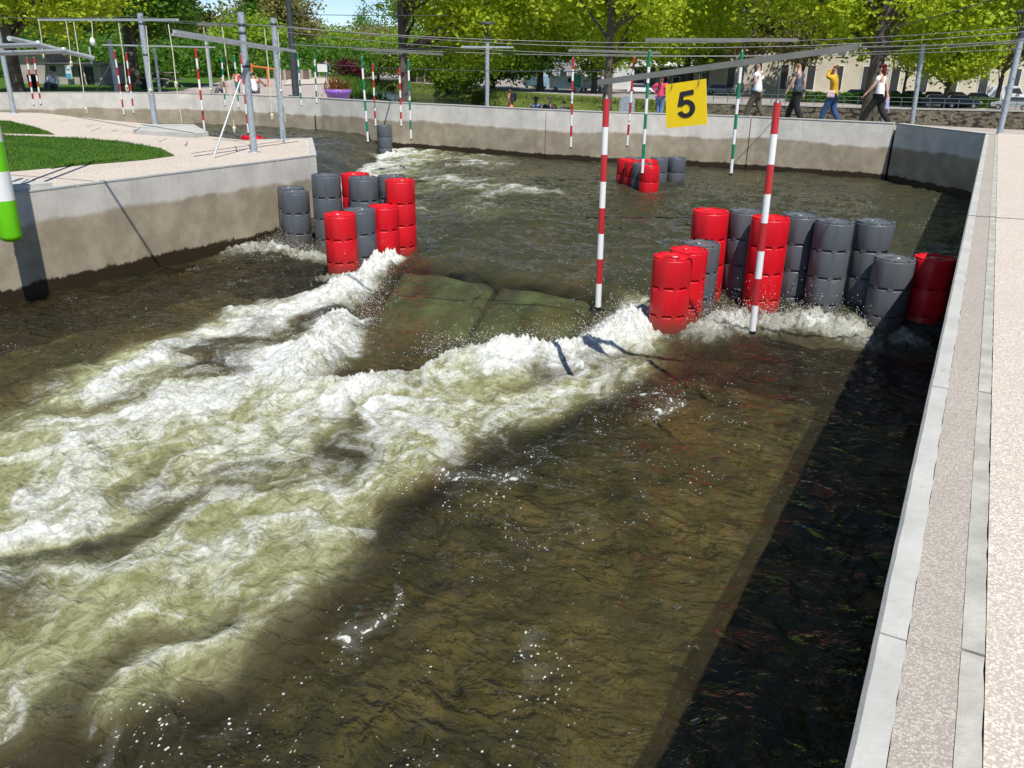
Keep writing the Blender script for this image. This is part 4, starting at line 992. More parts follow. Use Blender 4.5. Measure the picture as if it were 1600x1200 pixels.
for i, (px, d, z0, cz, rx, rz, mt, lb, tr) in enumerate(far):
    x, y = G2(px, d); tree('broadleaf_tree', lb, 'tree', x, y, z0, tr, 2.2, cz, rx, rz, 20000, 0.42, mt, m_barkpale if px in (1160,) else m_bark, 40+i, FG, 90, cl=1.0)
lft = [
 (278,92,-0.3,6.6,5.6,6.6,m_leafB,'rounded olive brown tree left of the sky gap',0.35),
 (442,98,-0.3,4.4,3.9,4.8,m_leafB,'olive brown tree between the two sky gaps behind the tall lamp post',0.3),
 (180,95,-0.3,6.5,9.0,7.0,m_leafM,'mid green tree far behind the dark green one',0.3),
 (90,80,-0.3,6.5,8.0,6.5,m_leafM,'mid green tree behind the concrete building',0.3),
 (-20,75,-0.3,6.5,8.0,6.5,m_leafD,'dark tree at the far left edge behind the concrete building',0.3),
 (500,120,-0.3,2.2,7.5,2.8,m_leafM,'low mid green tree behind the playground',0.3),
 (545,130,-1.5,2.0,8,3.4,m_leafB,'low brownish tree behind the red leaved shrub',0.3),
 (392,76,-0.3,1.8,3.0,2.2,m_leafM,'small fresh green tree behind the braced pole',0.15)]
for i, (px, d, z0, cz, rx, rz, mt, lb, tr) in enumerate(lft):
    x, y = G2(px, d); tree('broadleaf_tree', lb, 'tree', x, y, z0, tr, 2.0, cz, rx, rz, 22000, 0.36, mt, m_bark, 70+i, LG, 90, cl=0.9)
x, y = G2(392, 85); tree('poplar', 'slim upright poplar rising into the sky gap', 'tree', x, y, -0.3, 0.14, 2, 6.6, 0.8, 5.2, 9000, 0.26, m_leafD, m_bark, 91, LG, 60, cl=0.35)
x, y = G2(545, 72); tree('red_shrub', 'purple red leaved shrub above the river left of the thin poles', 'shrub', x, y, -2.2, 0.08, 0.6, 0.15, 1.0, 1.15, 3500, 0.16, m_leafR, m_bark, 92, None, 30, cl=0.3)
for i, (px, d, rx, rz, mt, lb) in enumerate([(215,66,7,1.7,m_leafD,'dark undergrowth behind the lawn below the dark green tree'),(300,70,8,1.9,m_leafD,'dark undergrowth in the middle behind the lawn'),(390,74,8,2.0,m_leafD,'dark undergrowth behind the lawn near the braced pole'),(470,80,8,1.8,m_leafD,'dark undergrowth behind the playground'),(110,60,6,2.0,m_leafD,'dark bushes right behind the concrete building')]):
    x, y = G2(px, d); tree('bush', lb, 'bush', x, y, -0.3, 0.1, 0.4, 0.7, rx, rz, 9000, 0.3, mt, m_bark, 120+i, 'bushes behind the lawn', 60, cl=0.7)
# reeds and grass tussocks on the banks
def tuft_field(name, label, pts, n, h, mat, spread, kindstuff=True):
    i = rng.integers(0, len(pts)-1, n); a = rng.random(n); Pp = np.array(pts, float)
    B_ = Pp[i]*(1-a[:,None])+Pp[i+1]*a[:,None]; B_[:,:2] += rng.normal(0, spread, (n,2))
    an = rng.uniform(0,6.28,n); wd = rng.uniform(.03,.07,n)*h/0.5; hh = h*rng.uniform(.4,1.3,n); ln = rng.normal(0,.3,(n,2))*hh[:,None]
    V = np.zeros((n,3,3)); V[:,0] = B_; V[:,1] = B_; V[:,0,0] -= np.cos(an)*wd; V[:,0,1] -= np.sin(an)*wd; V[:,1,0] += np.cos(an)*wd; V[:,1,1] += np.sin(an)*wd
    V[:,2] = B_; V[:,2,0] += ln[:,0]; V[:,2,1] += ln[:,1]; V[:,2,2] += hh
    return tag(np_mesh(name, V.reshape(-1,3), np.arange(n*3).reshape(-1,3), mat, smooth=False), label, 'grass', kind='stuff')
# far shore: bank and street
botp = [(1760,88),(1400,90),(1092,96),(1000,101),(850,110),(750,124),(675,146),(600,172),(560,195),(480,230)]
topp = [(1760,88.4),(1400,90.4),(1092,98.5),(1000,108),(850,120),(750,134),(675,156),(600,182),(560,206),(480,240)]
b = MB(); n = len(botp)
BT = [G(px, d, -4.9) for px, d in botp]; TP = [G(px, d, -3.0) for px, d in topp]
vs = []; rows = 6
for r_ in range(rows+1):
    for i in range(n):
        q = BT[i].lerp(TP[i], r_/rows); q.z = -4.9+1.9*math.sin(min(1, r_/rows)*math.pi/2)**0.8; vs.append(q)
b.add(vs, [(r_*n+i+1, r_*n+i, (r_+1)*n+i, (r_+1)*n+i+1) for r_ in range(rows) for i in range(2, n-1)], smooth=True)
tag(b.build('far_bank', m_bank), kind='structure')
sheet('street', [(p_.x, p_.y) for p_ in TP]+[(-320,900),(500,900),(500,70)], -3.0, m_road)
tuft_field('bank_grass', 'rough grass and reeds on the far river bank', [tuple(BT[i].lerp(TP[i], .45)+Vector((0,0,.45))) for i in range(2,10)], 9000, 0.7, leaf_mat('bank reeds', (0.24,0.28,0.07), (0.12,0.17,0.03), 0.3), 1.4)
tuft_field('reeds', 'green reeds at the near river edge beside the planter', [(-24.3,30.2,-0.5),(-26.2,31.6,-0.45),(-34,41.5,-0.4),(-52,61,-0.3)], 3500, 0.42, m_grass, 0.6)
# stone bank wall on the right shore
def stone_mat():
    t = NT('stone blocks'); v = t.co(); vo = t.voro(t.co((0.9,0.9,2.2)), 1.6); n = t.noise(v, 1.2, 6, 0.7); n2 = t.noise(v, 5, 5)
    c = t.mix(t.ss(n, 0.3, 0.7), (0.11,0.085,0.055), (0.27,0.22,0.16)); c = t.mix(t.ss(n2, 0.5, 0.65, 0, 0.7), c, (0.07,0.09,0.03))
    c = t.mix(t.ss(vo.outputs['Distance'], 0.5, 0.75), c, (0.03,0.025,0.018)); return t.done(t.pr(c, 0.95, 0, t.bump(n2, 1.0, 0.1)))
m_stone = stone_mat()
t = thing('bank_wall', G(1400,90,-3), 'mossy stone wall along the far bank on the right', 'wall')
A0 = G(1760,88,0); A1 = G(1400,90,0); A2 = G(1092,96,0); O0 = Vector(t.location)
b = MB(); wall_run(b, [(A2.x-O0.x,A2.y-O0.y),(A1.x-O0.x,A1.y-O0.y),(A0.x-O0.x,A0.y-O0.y)], 0.6, -2.3, 0.05); b.build('wall_face', m_stone, t)
b = MB(); wall_run(b, [(A2.x-O0.x,A2.y-O0.y-.05),(A1.x-O0.x,A1.y-O0.y-.05),(A0.x-O0.x,A0.y-O0.y-.05)], 0.8, 0.06, 0.22); b.build('coping', m_curb, t)
# railing on it
m_rail = simple('green grey railing', (0.10,0.14,0.12), 0.6)
t = thing('railing', G(1400,91,-2.8), 'thin green grey railing along the top of the stone bank wall', 'railing'); O0 = Vector(t.location)
ps = [G(1120+i*23, 96-(i*23/640)*7.5, 0) for i in range(27)]
for p_ in ps: b = MB(); b.box((p_.x-O0.x, p_.y-O0.y, 0.5), (0.07,0.07,1.1)); b.build('post', m_rail, t)
for zz in (0.55, 1.02):
    b = MB(); b.tube([Vector((p_.x-O0.x, p_.y-O0.y, zz)) for p_ in ps], 0.035, 6); b.build('rail', m_rail, t)
b = MB(); h0 = G(1330,96,0); h1 = G(1570,93,0); 
def hedge(a, c, wd, hg, label, seed):
    t = thing('hedge', a, label, 'hedge'); n = 14000; rs = np.random.default_rng(seed); u = rs.random(n); d = Vector(c)-Vector(a)
    Q = np.array(d)[None]*u[:,None]; Q[:,1] += rs.uniform(-wd/2,wd/2,n); Q[:,2] = hg*rs.random(n)**0.5*(1+0.08*np.sin(u*60))
    a_ = rs.normal(size=(n,3)); a_ /= np.linalg.norm(a_,axis=1)[:,None]; bb = np.cross(a_, rs.normal(size=(n,3))); bb /= np.linalg.norm(bb,axis=1)[:,None]; s = 0.22
    V = np.stack([Q-a_*s*.6, Q+bb*s*.5, Q+a_*s*.6, Q-bb*s*.5], 1); np_mesh('foliage', V.reshape(-1,3), np.arange(n*4).reshape(-1,4), m_leafD, t, smooth=False)
    m_ = MB(); m_.bar((0,0,hg*.42), (d.x,d.y,hg*.42), wd*.6, hg*.75); m_.build('branch_core', m_bark, t)
hedge(G(1235,106,-3.0), G(1455,101,-3.0), 1.2, 1.25, 'clipped dark hedge behind the railing right of the yellow sweater', 5)
hedge(G(1500,99,-3.0), G(1572,97,-3.0), 1.0, 1.1, 'short dark hedge between parked cars at the right', 6)

# ------------------------------------------------------------------ buildings
m_cream = simple('cream render', (0.62,0.57,0.45), 0.9, var=0.08, scale=0.6); m_white = simple('white render', (0.75,0.75,0.73), 0.9, var=0.05, scale=0.6)
m_pane = simple('dark window', (0.05,0.05,0.055), 0.15, var=0.1); m_roofd = simple('dark roof', (0.09,0.085,0.085), 0.7, var=0.2)
m_grey = simple('grey panel', (0.32,0.33,0.33), 0.8, var=0.1, scale=1); m_brown = simple('brown fence wood', (0.16,0.11,0.085), 0.9, var=0.25, scale=2)
def building(a, c, depth, hgt, mat, label, wins, roofh=0.5, stripe=None):
    a = Vector(a); c = Vector(c); d = c-a; L = d.length; rz = math.atan2(d.y, d.x)
    t = thing('building', a, label, 'building', None, rz)
    b = MB(); b.box((L/2, depth/2, hgt/2), (L, depth, hgt)); b.build('wall', mat, t)
    b = MB(); b.box((L/2, depth/2, hgt+roofh/2), (L+0.8, depth+0.8, roofh)); b.build('roof', m_roofd, t)
    for (u, z0, ww, hh) in wins:
        f = MB()
        f.box((u, -0.03, z0+hh+0.06), (ww+0.3, 0.08, 0.12)); f.box((u, -0.05, z0-0.06), (ww+0.4, 0.14, 0.12)); f.box((u-ww/2-0.07,-0.03,z0+hh/2), (0.12,0.08,hh)); f.box((u+ww/2+0.07,-0.03,z0+hh/2), (0.12,0.08,hh))
        fo = f.build('window', m_white, t); g = MB(); g.box((u,-0.008,z0+hh/2), (ww,0.02,hh)); g.build('pane', m_pane, fo)
    return t
a = G(1085,134,-3); c = G(1660,118,-3); L = (c-a).length
building(a, c, 14, 9.5, m_cream, 'long pale cream building with tall dark windows across the river', [(2+i*4.1, 0.9, 1.15, 3.6) for i in range(int(L/4.1))]+[(2+i*4.1, 6.0, 1.15, 2.2) for i in range(int(L/4.1))])
building(G(905,150,-3), G(978,146,-3), 10, 6.5, m_white, 'white building seen between the trees behind the vans', [(1.5+i*2.6, 3.4, 1.0, 1.4) for i in range(3)])
building(G(825,165,-3), G(905,162,-3), 10, 6, m_grey, 'grey building behind the dark trees in the middle', [(1.5+i*3, 1.2, 1.4, 1.4) for i in range(3)])
building(G(990,140,-3), G(1082,134,-3), 8, 3.6, m_roofd, 'low dark fronted kiosk building above the number sign', [(1.5+i*2.2, 0.8, 1.6, 1.5) for i in range(4)], 0.25)
t = building(G(26,46,-0.25), G(74,46,-0.25), 3, 1.72, m_curb, 'taller concrete block at the left behind the tree trunk', [], 0.05)
m_conc = simple('board marked concrete', (0.34,0.31,0.27), 0.9, var=0.2, scale=1.5, bump=0.3)
for ch in t.children: ch.data.materials[0] = m_conc
t = building(G(74,45.5,-0.25), G(156,45.5,-0.25), 3, 1.12, m_conc, 'low concrete building with a dark doorway and a blue and white notice', [], 0.06)
t.children[1].data.materials[0] = m_conc
Lb = (G(156,45.5,0)-G(74,45.5,0)).length
b = MB(); b.box((Lb*0.09,-0.02,0.86), (Lb*0.11,0.05,0.30)); b.build('opening', m_black, t)
b = MB(); b.box((Lb*0.71,-0.02,0.50), (Lb*0.27,0.05,1.0)); o = b.build('doorway', m_black, t)
b = MB(); b.tube([(Lb*0.70,-0.10,0),(Lb*0.68,-0.10,1.0)], 0.05, 8); b.build('pillar', m_curb, t)
nb = thing('notice', G(105,45.2,-0.2), 'blue and white notice board fixed to the low concrete building', 'notice')
b = MB(); b.box((0,0,0.66), (0.46,0.05,0.72)); b.build('panel', m_gwhite, nb)
m_cyan = simple('notice blue', (0.08,0.42,0.62), 0.4, var=0.05)
b = MB(); b.box((0,-0.03,0.46), (0.46,0.012,0.24)); b.build('blue_band', m_cyan, nb); b = MB(); b.box((0.02,-0.03,0.80), (0.40,0.012,0.07)); b.build('blue_stripe', m_cyan, nb)
def fence(a, c, h, label, mat, npost):
    a = Vector(a); c = Vector(c); d = c-a; t = thing('fence', a, label, 'fence'); b = MB(); b.bar((0,0,h/2), (d.x,d.y,h/2+d.z), 0.08, h*0.92); b.build('boards', mat, t)
    for i in range(npost+1): b = MB(); q = d*(i/npost); b.box((q.x,q.y-0.08,h*0.52+q.z), (0.16,0.16,h*1.04)); b.build('post', m_curb, t)
fence(G(628,172,-3.0), G(702,158,-3.0), 2.2, 'brown board fence on the far shore right of the dark trunk', m_brown, 6)
fence(G(430,62,-0.25), G(484,64,-0.25), 0.75, 'low brown fence behind the playground', m_brown, 4)

# ------------------------------------------------------------------ vehicles
m_glass = simple('car glass', (0.03,0.04,0.05), 0.08, var=0.1); m_tyre = simple('tyre', (0.02,0.02,0.02), 0.8); m_rim = simple('wheel rim', (0.4,0.4,0.42), 0.35, 0.6); m_lamp = simple('headlight glass', (0.7,0.72,0.72), 0.15)
paints = {}
def paint(c):
    if c not in paints:
        cc = {'silver':(0.42,0.45,0.46),'white':(0.8,0.8,0.8),'navy':(0.02,0.03,0.07),'grey':(0.16,0.17,0.18),'black':(0.02,0.02,0.022),'blue':(0.25,0.42,0.55),'green':(0.06,0.09,0.08)}[c]
        paints[c] = simple('paint '+c, cc, 0.25, 0.1, var=0.03)
    return paints[c]
def car(px, d, z, ang, col, label, kind='car', name='parked_car', cat='car', group='cars parked across the river'):
    x, y = G2(px, d); t = thing(name, (x,y,z), label, cat, group, ang)
    if kind == 'car': L, W, Hh = 4.2, 1.72, 1.45; prof = [(-2.1,.35),(-2.1,.75),(-1.95,.92),(-1.35,.98),(1.0,.95),(1.75,.86),(2.08,.68),(2.1,.35)]; gl = [(-1.75,.93),(-1.35,1.40),(0.35,1.45),(1.15,.93)]
    else: L, W, Hh = 5.2, 1.95, 2.3; prof = [(-2.6,.35),(-2.6,2.1),(-2.45,2.3),(0.9,2.3),(1.35,2.15),(1.75,1.25),(2.5,1.0),(2.62,.7),(2.62,.35)]; gl = [(0.35,1.35),(0.38,2.02),(1.25,2.05),(1.70,1.32)]
    b = MB(); n = len(prof)
    vs = [(px_, -W/2*(0.93 if pz > 1 else 1), pz) for px_, pz in prof]+[(px_, W/2*(0.93 if pz > 1 else 1), pz) for px_, pz in prof]
    b.add(vs, [tuple(range(n)), tuple(range(2*n-1, n-1, -1))]+[(i, n+i, n+(i+1)%n, (i+1)%n) for i in range(n)]); b.build('body', paint(col), t, bevel=0.05)
    b = MB(); m_ = len(gl); w0 = W*0.44 if kind == 'car' else W*0.475
    vs = [(gx, -w0*(1.04 if gz < 1 else .9 if kind == 'car' else 1), gz) for gx, gz in gl]+[(gx, w0*(1.04 if gz < 1 else .9 if kind == 'car' else 1), gz) for gx, gz in gl]
    b.add(vs, [tuple(range(m_)), tuple(range(2*m_-1, m_-1, -1))]+[(i, m_+i, m_+(i+1)%m_, (i+1)%m_) for i in range(m_)]); b.build('windows', m_glass, t, bevel=0.03)
    if kind == 'car':
        b = MB(); b.box((-0.48,0,1.44), (1.6,1.32,0.05)); b.build('roof', paint(col), t, bevel=0.02)
    for sx in (-1, 1):
        for sy in (-1, 1):
            b = MB(); b.tube([(sx*L*0.31, sy*(W/2-0.18), .32),(sx*L*0.31, sy*(W/2+0.01), .32)], .32, 16); wv = b.build('wheel', m_tyre, t)
            b = MB(); b.tube([(sx*L*0.31, sy*(W/2-0.02), .32),(sx*L*0.31, sy*(W/2+0.02), .32)], .19, 12); b.build('rim', m_rim, wv)
    for sy in (-1, 1): b = MB(); b.box((L/2-0.06, sy*W*0.36, .72), (0.12,.3,.14)); b.build('headlight', m_lamp, t)
    return t
for a in [(1130,128,-3,0.1,'silver','small silver car parked left of the blue bin'),(1405,112,-3,0.2,'grey','dark grey car far back just left of the corner steel pole'),(1440,112,-3,0.2,'grey','grey car far back right beside the corner steel pole'),
          (1473,110,-3,0.15,'green','dark car parked directly left of the straight tree trunk, back row'),(1508,110,-3,0.15,'green','dark green grey car in the back row right of the straight tree trunk'),
          (1543,108,-3,0.1,'white','white car in the back row right of the straight tree trunk'),(1480,96.5,-3,0.1,'navy','navy car in the front row at the foot of the straight tree trunk'),(1515,96.5,-3,0.1,'navy','navy car in the front row right of the straight tree trunk'),
          (1595,94,-3,3.1,'silver','silver car cut by the right picture edge'),(1350,114,-3,0.2,'black','dark car roof showing above the hedge beside the woman in white'),(1005,124,-3,0.3,'white','white car parked under the trees left of the girl in pink'),(1040,124,-3,0.3,'grey','grey car parked under the trees behind the girl in pink')]:
    car(*a)
car(838,142,-3,2.6,'blue','pale blue grey van parked left of the white van','van','parked_van','van','vans parked across the river')
car(885,132,-3,0.4,'white','white van facing left behind a tree trunk across the river','van','parked_van','van','vans parked across the river')
car(928,134,-3,0.05,'white','long white van right of the green poster case','van','parked_van','van','vans parked across the river')
car(1585,112,-3,0.1,'white','white van at the right edge behind the cars','van','parked_van','van','vans parked across the river')

# ------------------------------------------------------------------ small things
t = thing('planter', (-22.9,28.3,-0.22), 'big purple plastic planter with a rim and rusty plants behind the far wall', 'planter')
m_purple = simple('purple plastic', (0.26,0.12,0.50), 0.45, var=0.05)
p = PY(529,156,27.2); t.location = (p.x, p.y, -0.22)
b = MB(); b.lathe([(0.001,0),(0.40,0),(0.47,0.28),(0.51,0.29),(0.54,0.47),(0.50,0.47),(0.47,0.40),(0.001,0.4)], 28); b.build('pot', m_purple, t)
C = np.clip(rng.normal(0, .22, (420,3)), -.42, .42); C[:,2] = np.abs(C[:,2])*1.0+0.36; Q = np.stack([C, C+rng.normal(0,.06,C.shape), C+rng.normal(0,.08,C.shape)+[0,0,.14]], 1)
m_rust = leaf_mat('rusty plants', (0.30,0.12,0.04), (0.16,0.13,0.03)); np_mesh('plants', Q.reshape(-1,3), np.arange(1260).reshape(-1,3), m_rust, t, smooth=False)
p = PY(979,176,25.9); t = thing('cable_box', (p.x,p.y,-0.22), 'grey metal post box with a rounded top behind the wall by the tree trunk', 'box')
b = MB(); w_, n_a = 0.23, 10
prof = [(-w_,0),(w_,0),(w_,0.48)]+[(w_*math.cos(a), 0.48+w_*0.85*math.sin(a)) for a in np.linspace(0.2, math.pi-0.2, n_a)]+[(-w_,0.48)]
k = len(prof); b.add([(x_, -0.1, z_) for x_, z_ in prof]+[(x_, 0.1, z_) for x_, z_ in prof], [tuple(range(k)), tuple(range(2*k-1, k-1, -1))]+[(i, k+i, k+(i+1)%k, (i+1)%k) for i in range(k)][::1]); b.build('housing', m_galv, t, bevel=0.01)
b = MB(); b.box((0,-0.105,0.35), (0.34,0.012,0.5)); b.build('door', m_galv, t, bevel=0.003)
p = G(904,126,-3); t = thing('poster_case', p, 'green and white poster case on a foot beside the long white van', 'poster case')
b = MB(); b.box((0,0,1.7), (1.5,0.2,2.1)); b.build('frame', m_white, t); b = MB(); b.box((0,-0.12,1.7), (1.3,0.03,1.9)); b.build('poster', simple('poster green', (0.05,0.32,0.24), 0.4, var=0.3, scale=2), t); b = MB(); b.box((0,0,0.3), (0.5,0.18,0.7)); b.build('foot', m_white, t)
p = G(1187,100,-3); t = thing('waste_bin', p, 'tall blue bin on the street behind the man in white', 'bin'); m_blue = simple('blue plastic', (0.04,0.16,0.50), 0.45, var=0.05)
b = MB(); b.box((0,0,0.95), (1.0,0.8,1.7)); b.build('bin_body', m_blue, t, bevel=0.08); b = MB(); b.box((0,-0.42,1.45), (0.7,0.04,0.25)); b.build('slot', m_black, t); b = MB(); b.box((0,0,0.06), (0.8,0.6,0.1)); b.build('foot', m_dark, t)
# picnic table and playground on the lawn side
p = G(252,44,-0.2); t = thing('picnic_table', p, 'grey picnic table on the lawn behind the ledge pole', 'table'); mw = simple('weathered wood', (0.26,0.24,0.21), 0.9)
b = MB(); b.box((0,0,.75), (1.8,.7,.05)); b.build('tabletop', mw, t, bevel=.01)
for s_ in (-1,1):
    b = MB(); b.box((0,s_*.65,.45), (1.8,.28,.045)); b.build('seat', mw, t, bevel=.01)
    b = MB(); b.bar((s_*.7,-.65,.0),(s_*.7,.3,.74),.07,.07); b.bar((s_*.7,.65,.0),(s_*.7,-.3,.74),.07,.07); b.bar((s_*.7,-.75,.42),(s_*.7,.75,.42),.07,.06); b.build('leg_frame', mw, t)
m_or = simple('orange paint', (0.70,0.18,0.04), 0.5, var=0.1); m_log = simple('log', (0.22,0.15,0.10), 0.9, var=0.3, bump=.3)
p = G(410,48,-0.2); t = thing('climbing_frame', p, 'climbing frame with orange posts and a slanting log behind the island tip poles', 'climbing frame')
for i, dx in enumerate((-.9,.35,1.0)): b = MB(); b.tube([(dx,0,0),(dx,0,1.25-0.15*i)], .06, 8); b.build('post', m_or, t)
b = MB(); b.tube([(-.9,0,1.1),(1.0,0,0.95)], .05, 8); b.build('crossbar', m_or, t)
b = MB(); b.tube([(-1.3,-.3,1.1),(0.6,-.5,0.05)], .08, 8); b.build('log', m_log, t)
p = G(503,66,-0.3); t = thing('notice_board', p, 'small white notice board on posts beside the path to the playground', 'notice board')
b = MB(); b.box((0,0,.95), (1.0,.05,.6)); b.build('panel', m_gwhite, t)
for s_ in (-1,1): b = MB(); b.tube([(s_*.4,.04,0),(s_*.4,.04,1.2)], .03, 8); b.build('leg', m_galv, t)
sheet('sand_path', [tuple(G(440,50,0)[:2]), tuple(G(540,56,0)[:2]), tuple(G(535,72,0)[:2]), tuple(G(450,66,0)[:2])], -0.17, m_pinkfar)
t = thing('litter_bin', G(47,40,-0.2), 'black bin behind the far wall at the left', 'bin'); b = MB(); b.lathe([(0.001,0),(.22,0),(.25,.55),(.27,.56),(.22,.62),(.001,.66)], 14); b.build('bin_body', m_black, t)
t = thing('litter_bin', G(221,41,-0.2), 'small dark bin behind the far wall left of the ledge pole', 'bin'); b = MB(); b.lathe([(0.001,0),(.2,0),(.22,.5),(.25,.51),(.001,.56)], 14); b.build('bin_body', m_dark, t); b = MB(); b.box((0,-.21,.3), (.18,.02,.14)); b.build('label_plate', m_grey, t)

# ------------------------------------------------------------------ people
def skin(name, verts, edges, rad, mat, parent, sub=1):
    me = bpy.data.meshes.new(name); me.from_pydata([tuple(v) for v in verts], edges, []); o = bpy.data.objects.new(name+'_tmp', me); COL.objects.link(o)
    md = o.modifiers.new('s', 'SKIN'); md.branch_smoothing = 0.6; md.use_smooth_shade = True
    if not me.skin_vertices: 
        bpy.context.view_layer.objects.active = o
    for i, sv in enumerate(me.skin_vertices[0].data): 
        r_ = rad[i]; sv.radius = r_ if isinstance(r_, tuple) else (r_, r_)
    me.skin_vertices[0].data[0].use_root = True
    s_ = o.modifiers.new('u', 'SUBSURF'); s_.levels = sub; s_.render_levels = sub
    dg = bpy.context.evaluated_depsgraph_get(); nm = bpy.data.meshes.new_from_object(o.evaluated_get(dg)); nm.name = name
    nm.materials.clear(); nm.materials.append(mat); nm.polygons.foreach_set('use_smooth', [True]*len(nm.polygons))
    bpy.data.objects.remove(o); r = bpy.data.objects.new(name, nm); link(r, parent); return r
m_skin = simple('skin', (0.55,0.33,0.24), 0.55, var=0.05)
cloths = {}
def cloth(c, pat=None):
    k = (c, pat)
    if k not in cloths:
        if pat:
            t = NT('patterned cloth'); n = t.noise(t.co(), 14, 3); cloths[k] = t.done(t.pr(t.mix(t.ss(n, .45, .58), c, pat), .85))
        else: cloths[k] = simple('cloth', c, .85, var=.1, scale=14)
    return cloths[k]
def person(loc, face, h, label, shirt, trous, hair, pose='walk', sleeve='short', hairlen='short', shoes=(.04,.035,.03), extra=None, arms=None, group=None, ph=1, skirt=False, hat=None):
    t = thing('person', loc, label, 'person', group, face)
    # local frame: x forward, y left, z up
    st = {'walk':0.15,'stand':0.02,'sit':0,'stride':0.23}[pose]*ph
    hz = 0.515 if pose != 'sit' else 0.13
    hipc = (0,0,hz); V = []; E_ = []; Rd = []
    def av(p, r): V.append((p[0]*h, p[1]*h, p[2]*h)); Rd.append(tuple(q*h for q in r) if isinstance(r, tuple) else r*h); return len(V)-1
    def chain(i, pts):
        for p, r in pts: j = av(p, r); E_.append((i, j)); i = j
        return i
    lean = 0.02 if pose in ('walk','stride') else 0.0
    pel = av((0,0,hz), (.062,.078)); wa = chain(pel, [((lean*.4,0,hz+.095), (.052,.068))]); ch = chain(wa, [((lean,0,hz+.215), (.062,.085))]); nk = chain(ch, [((lean,0,hz+.315), (.034,.034))])
    hd = chain(nk, [((lean+.012,0,hz+.355), (.036,.034)),((lean+.012,0,hz+.405), (.052,.046)),((lean+.006,0,hz+.450), (.040,.038))])
    chain(hd-1, [((lean+.070,0,hz+.395), .010)]); chain(hd-1, [((lean+.005,.050,hz+.402), .009)]); chain(hd-1, [((lean+.005,-.050,hz+.402), .009)])
    legs = []
    for s in (1, -1):
        o = st*s
        if pose == 'sit': pts = [((.02,s*.052,hz), .052),((.235,s*.06,hz+.09), .038),((.30,s*.06,-.06), .026),((.36,s*.06,-.08), .018)]
        else:
            back = o < 0
            kx = o*0.45+(0.03 if not back else 0.045); kz = .285; az = .045 if not back or st < .1 else .085
            pts = [((0.0,s*.050,hz-.02), .058),((kx,s*.052,kz), .037),((o,s*.05,az), .023),((o+.075,s*.055,az-.028 if not back else az-.05), .019)]
        legs.append(pts); chain(pel, pts)
    A = arms or [[(-.03,.155,.655),(.02,.165,.50)],[(.05,-.155,.66),(.11,-.16,.52)]]
    armp = []
    for s, a in zip((1,-1), A):
        dz = hz-.515
        sh = (lean, s*.112, hz+.285); el = (a[0][0], a[0][1], a[0][2]+dz); wr = (a[1][0], a[1][1], a[1][2]+dz)
        el_i = chain(ch, [(sh, .034),(el, .024)]); wi = chain(el_i, [(wr, .017)])
        f = Vector(wr)-Vector(el); f.normalize(); sd = f.cross(Vector((1,0,0.2))).normalized(); hc = Vector(wr)+f*.035
        hi_ = chain(wi, [(tuple(hc), (.022,.014))])
        for kk, ln in ((-1.5,.036),(-.5,.044),(.5,.042),(1.5,.034)):
            b1 = hc+f*.016+sd*kk*.010; chain(hi_, [(tuple(b1), .0058),(tuple(b1+f*ln*.6), .0052),(tuple(b1+f*ln+Vector((.006,0,0))), .0045)])
        th = hc+sd*.022*-1; chain(wi, [(tuple(th+f*.002), .0065),(tuple(th+f*.028), .0055)])
        armp.append((sh, el, wr))
    skin('body', V, E_, Rd, m_skin, t, 1)
    def piece(name, pts, edges, rad, mat): return skin(name, [tuple(c*h for c in p) for p in pts], edges, [tuple(q*h for q in r) if isinstance(r, tuple) else r*h for r in rad], mat, t, 1)
    # shirt
    pts = [(0,0,hz-.045),(0,0,hz+.02),(lean*.4,0,hz+.095),(lean,0,hz+.215),(lean,0,hz+.285)]; ed = [(0,1),(1,2),(2,3),(3,4)]; rd = [(.080,.098),(.086,.104),(.084,.100),(.090,.110),(.052,.066)]
    for sh, el, wr in armp:
        k = len(pts); pts += [sh, tuple(Vector(sh).lerp(Vector(el), .62))]; ed += [(3,k),(k,k+1)]; rd += [.056,.046]
        if sleeve == 'long': pts += [el, tuple(Vector(el).lerp(Vector(wr), .93))]; ed += [(k+1,k+2),(k+2,k+3)]; rd += [.032,.025]
    piece('shirt', pts, ed, rd, shirt)
    # trousers
    if not skirt:
        pts = [(0,0,hz+.045)]; ed = []; rd = [(.082,.098)]
        for L_ in legs:
            k = len(pts); pts += [L_[0][0], L_[1][0], tuple(Vector(L_[1][0]).lerp(Vector(L_[2][0]), .93))]; ed += [(0,k),(k,k+1),(k+1,k+2)]; rd += [.073,.056,.042]
        piece('trousers', pts, ed, rd, trous)
    else:
        b = MB(); b.lathe([(.16*h,(hz-.24)*h),(.12*h,(hz-.1)*h),(.085*h,(hz+.02)*h),(.07*h,(hz+.06)*h)], 16); b.build('skirt', trous, t)
    for L_ in legs:
        a_, f_ = Vector(L_[2][0]), Vector(L_[3][0]); piece('shoe', [tuple(a_+Vector((-.02,0,-.02))), tuple(f_+Vector((-.03,0,0))), tuple(f_+Vector((.02,0,-.002)))], [(0,1),(1,2)], [.027,.026,.02], cloth(shoes))
    x0 = lean+.012
    if hat: piece('cap', [(x0-.01,0,hz+.43),(x0+.0,0,hz+.458),(x0+.075,0,hz+.435)], [(0,1),(0,2)], [(.058,.054),(.048,.045),(.012,.03)], hat)
    pts = [(x0-.018,0,hz+.395),(x0-.014,0,hz+.440),(x0+.004,0,hz+.462)]; ed = [(0,1),(1,2)]; rd = [(.052,.053),(.055,.053),(.042,.042)]
    if hairlen == 'long': pts += [(x0-.055,0,hz+.34),(x0-.075,0,hz+.24),(x0-.078,0,hz+.15)]; ed += [(0,3),(3,4),(4,5)]; rd += [(.036,.050),(.024,.042),(.012,.026)]
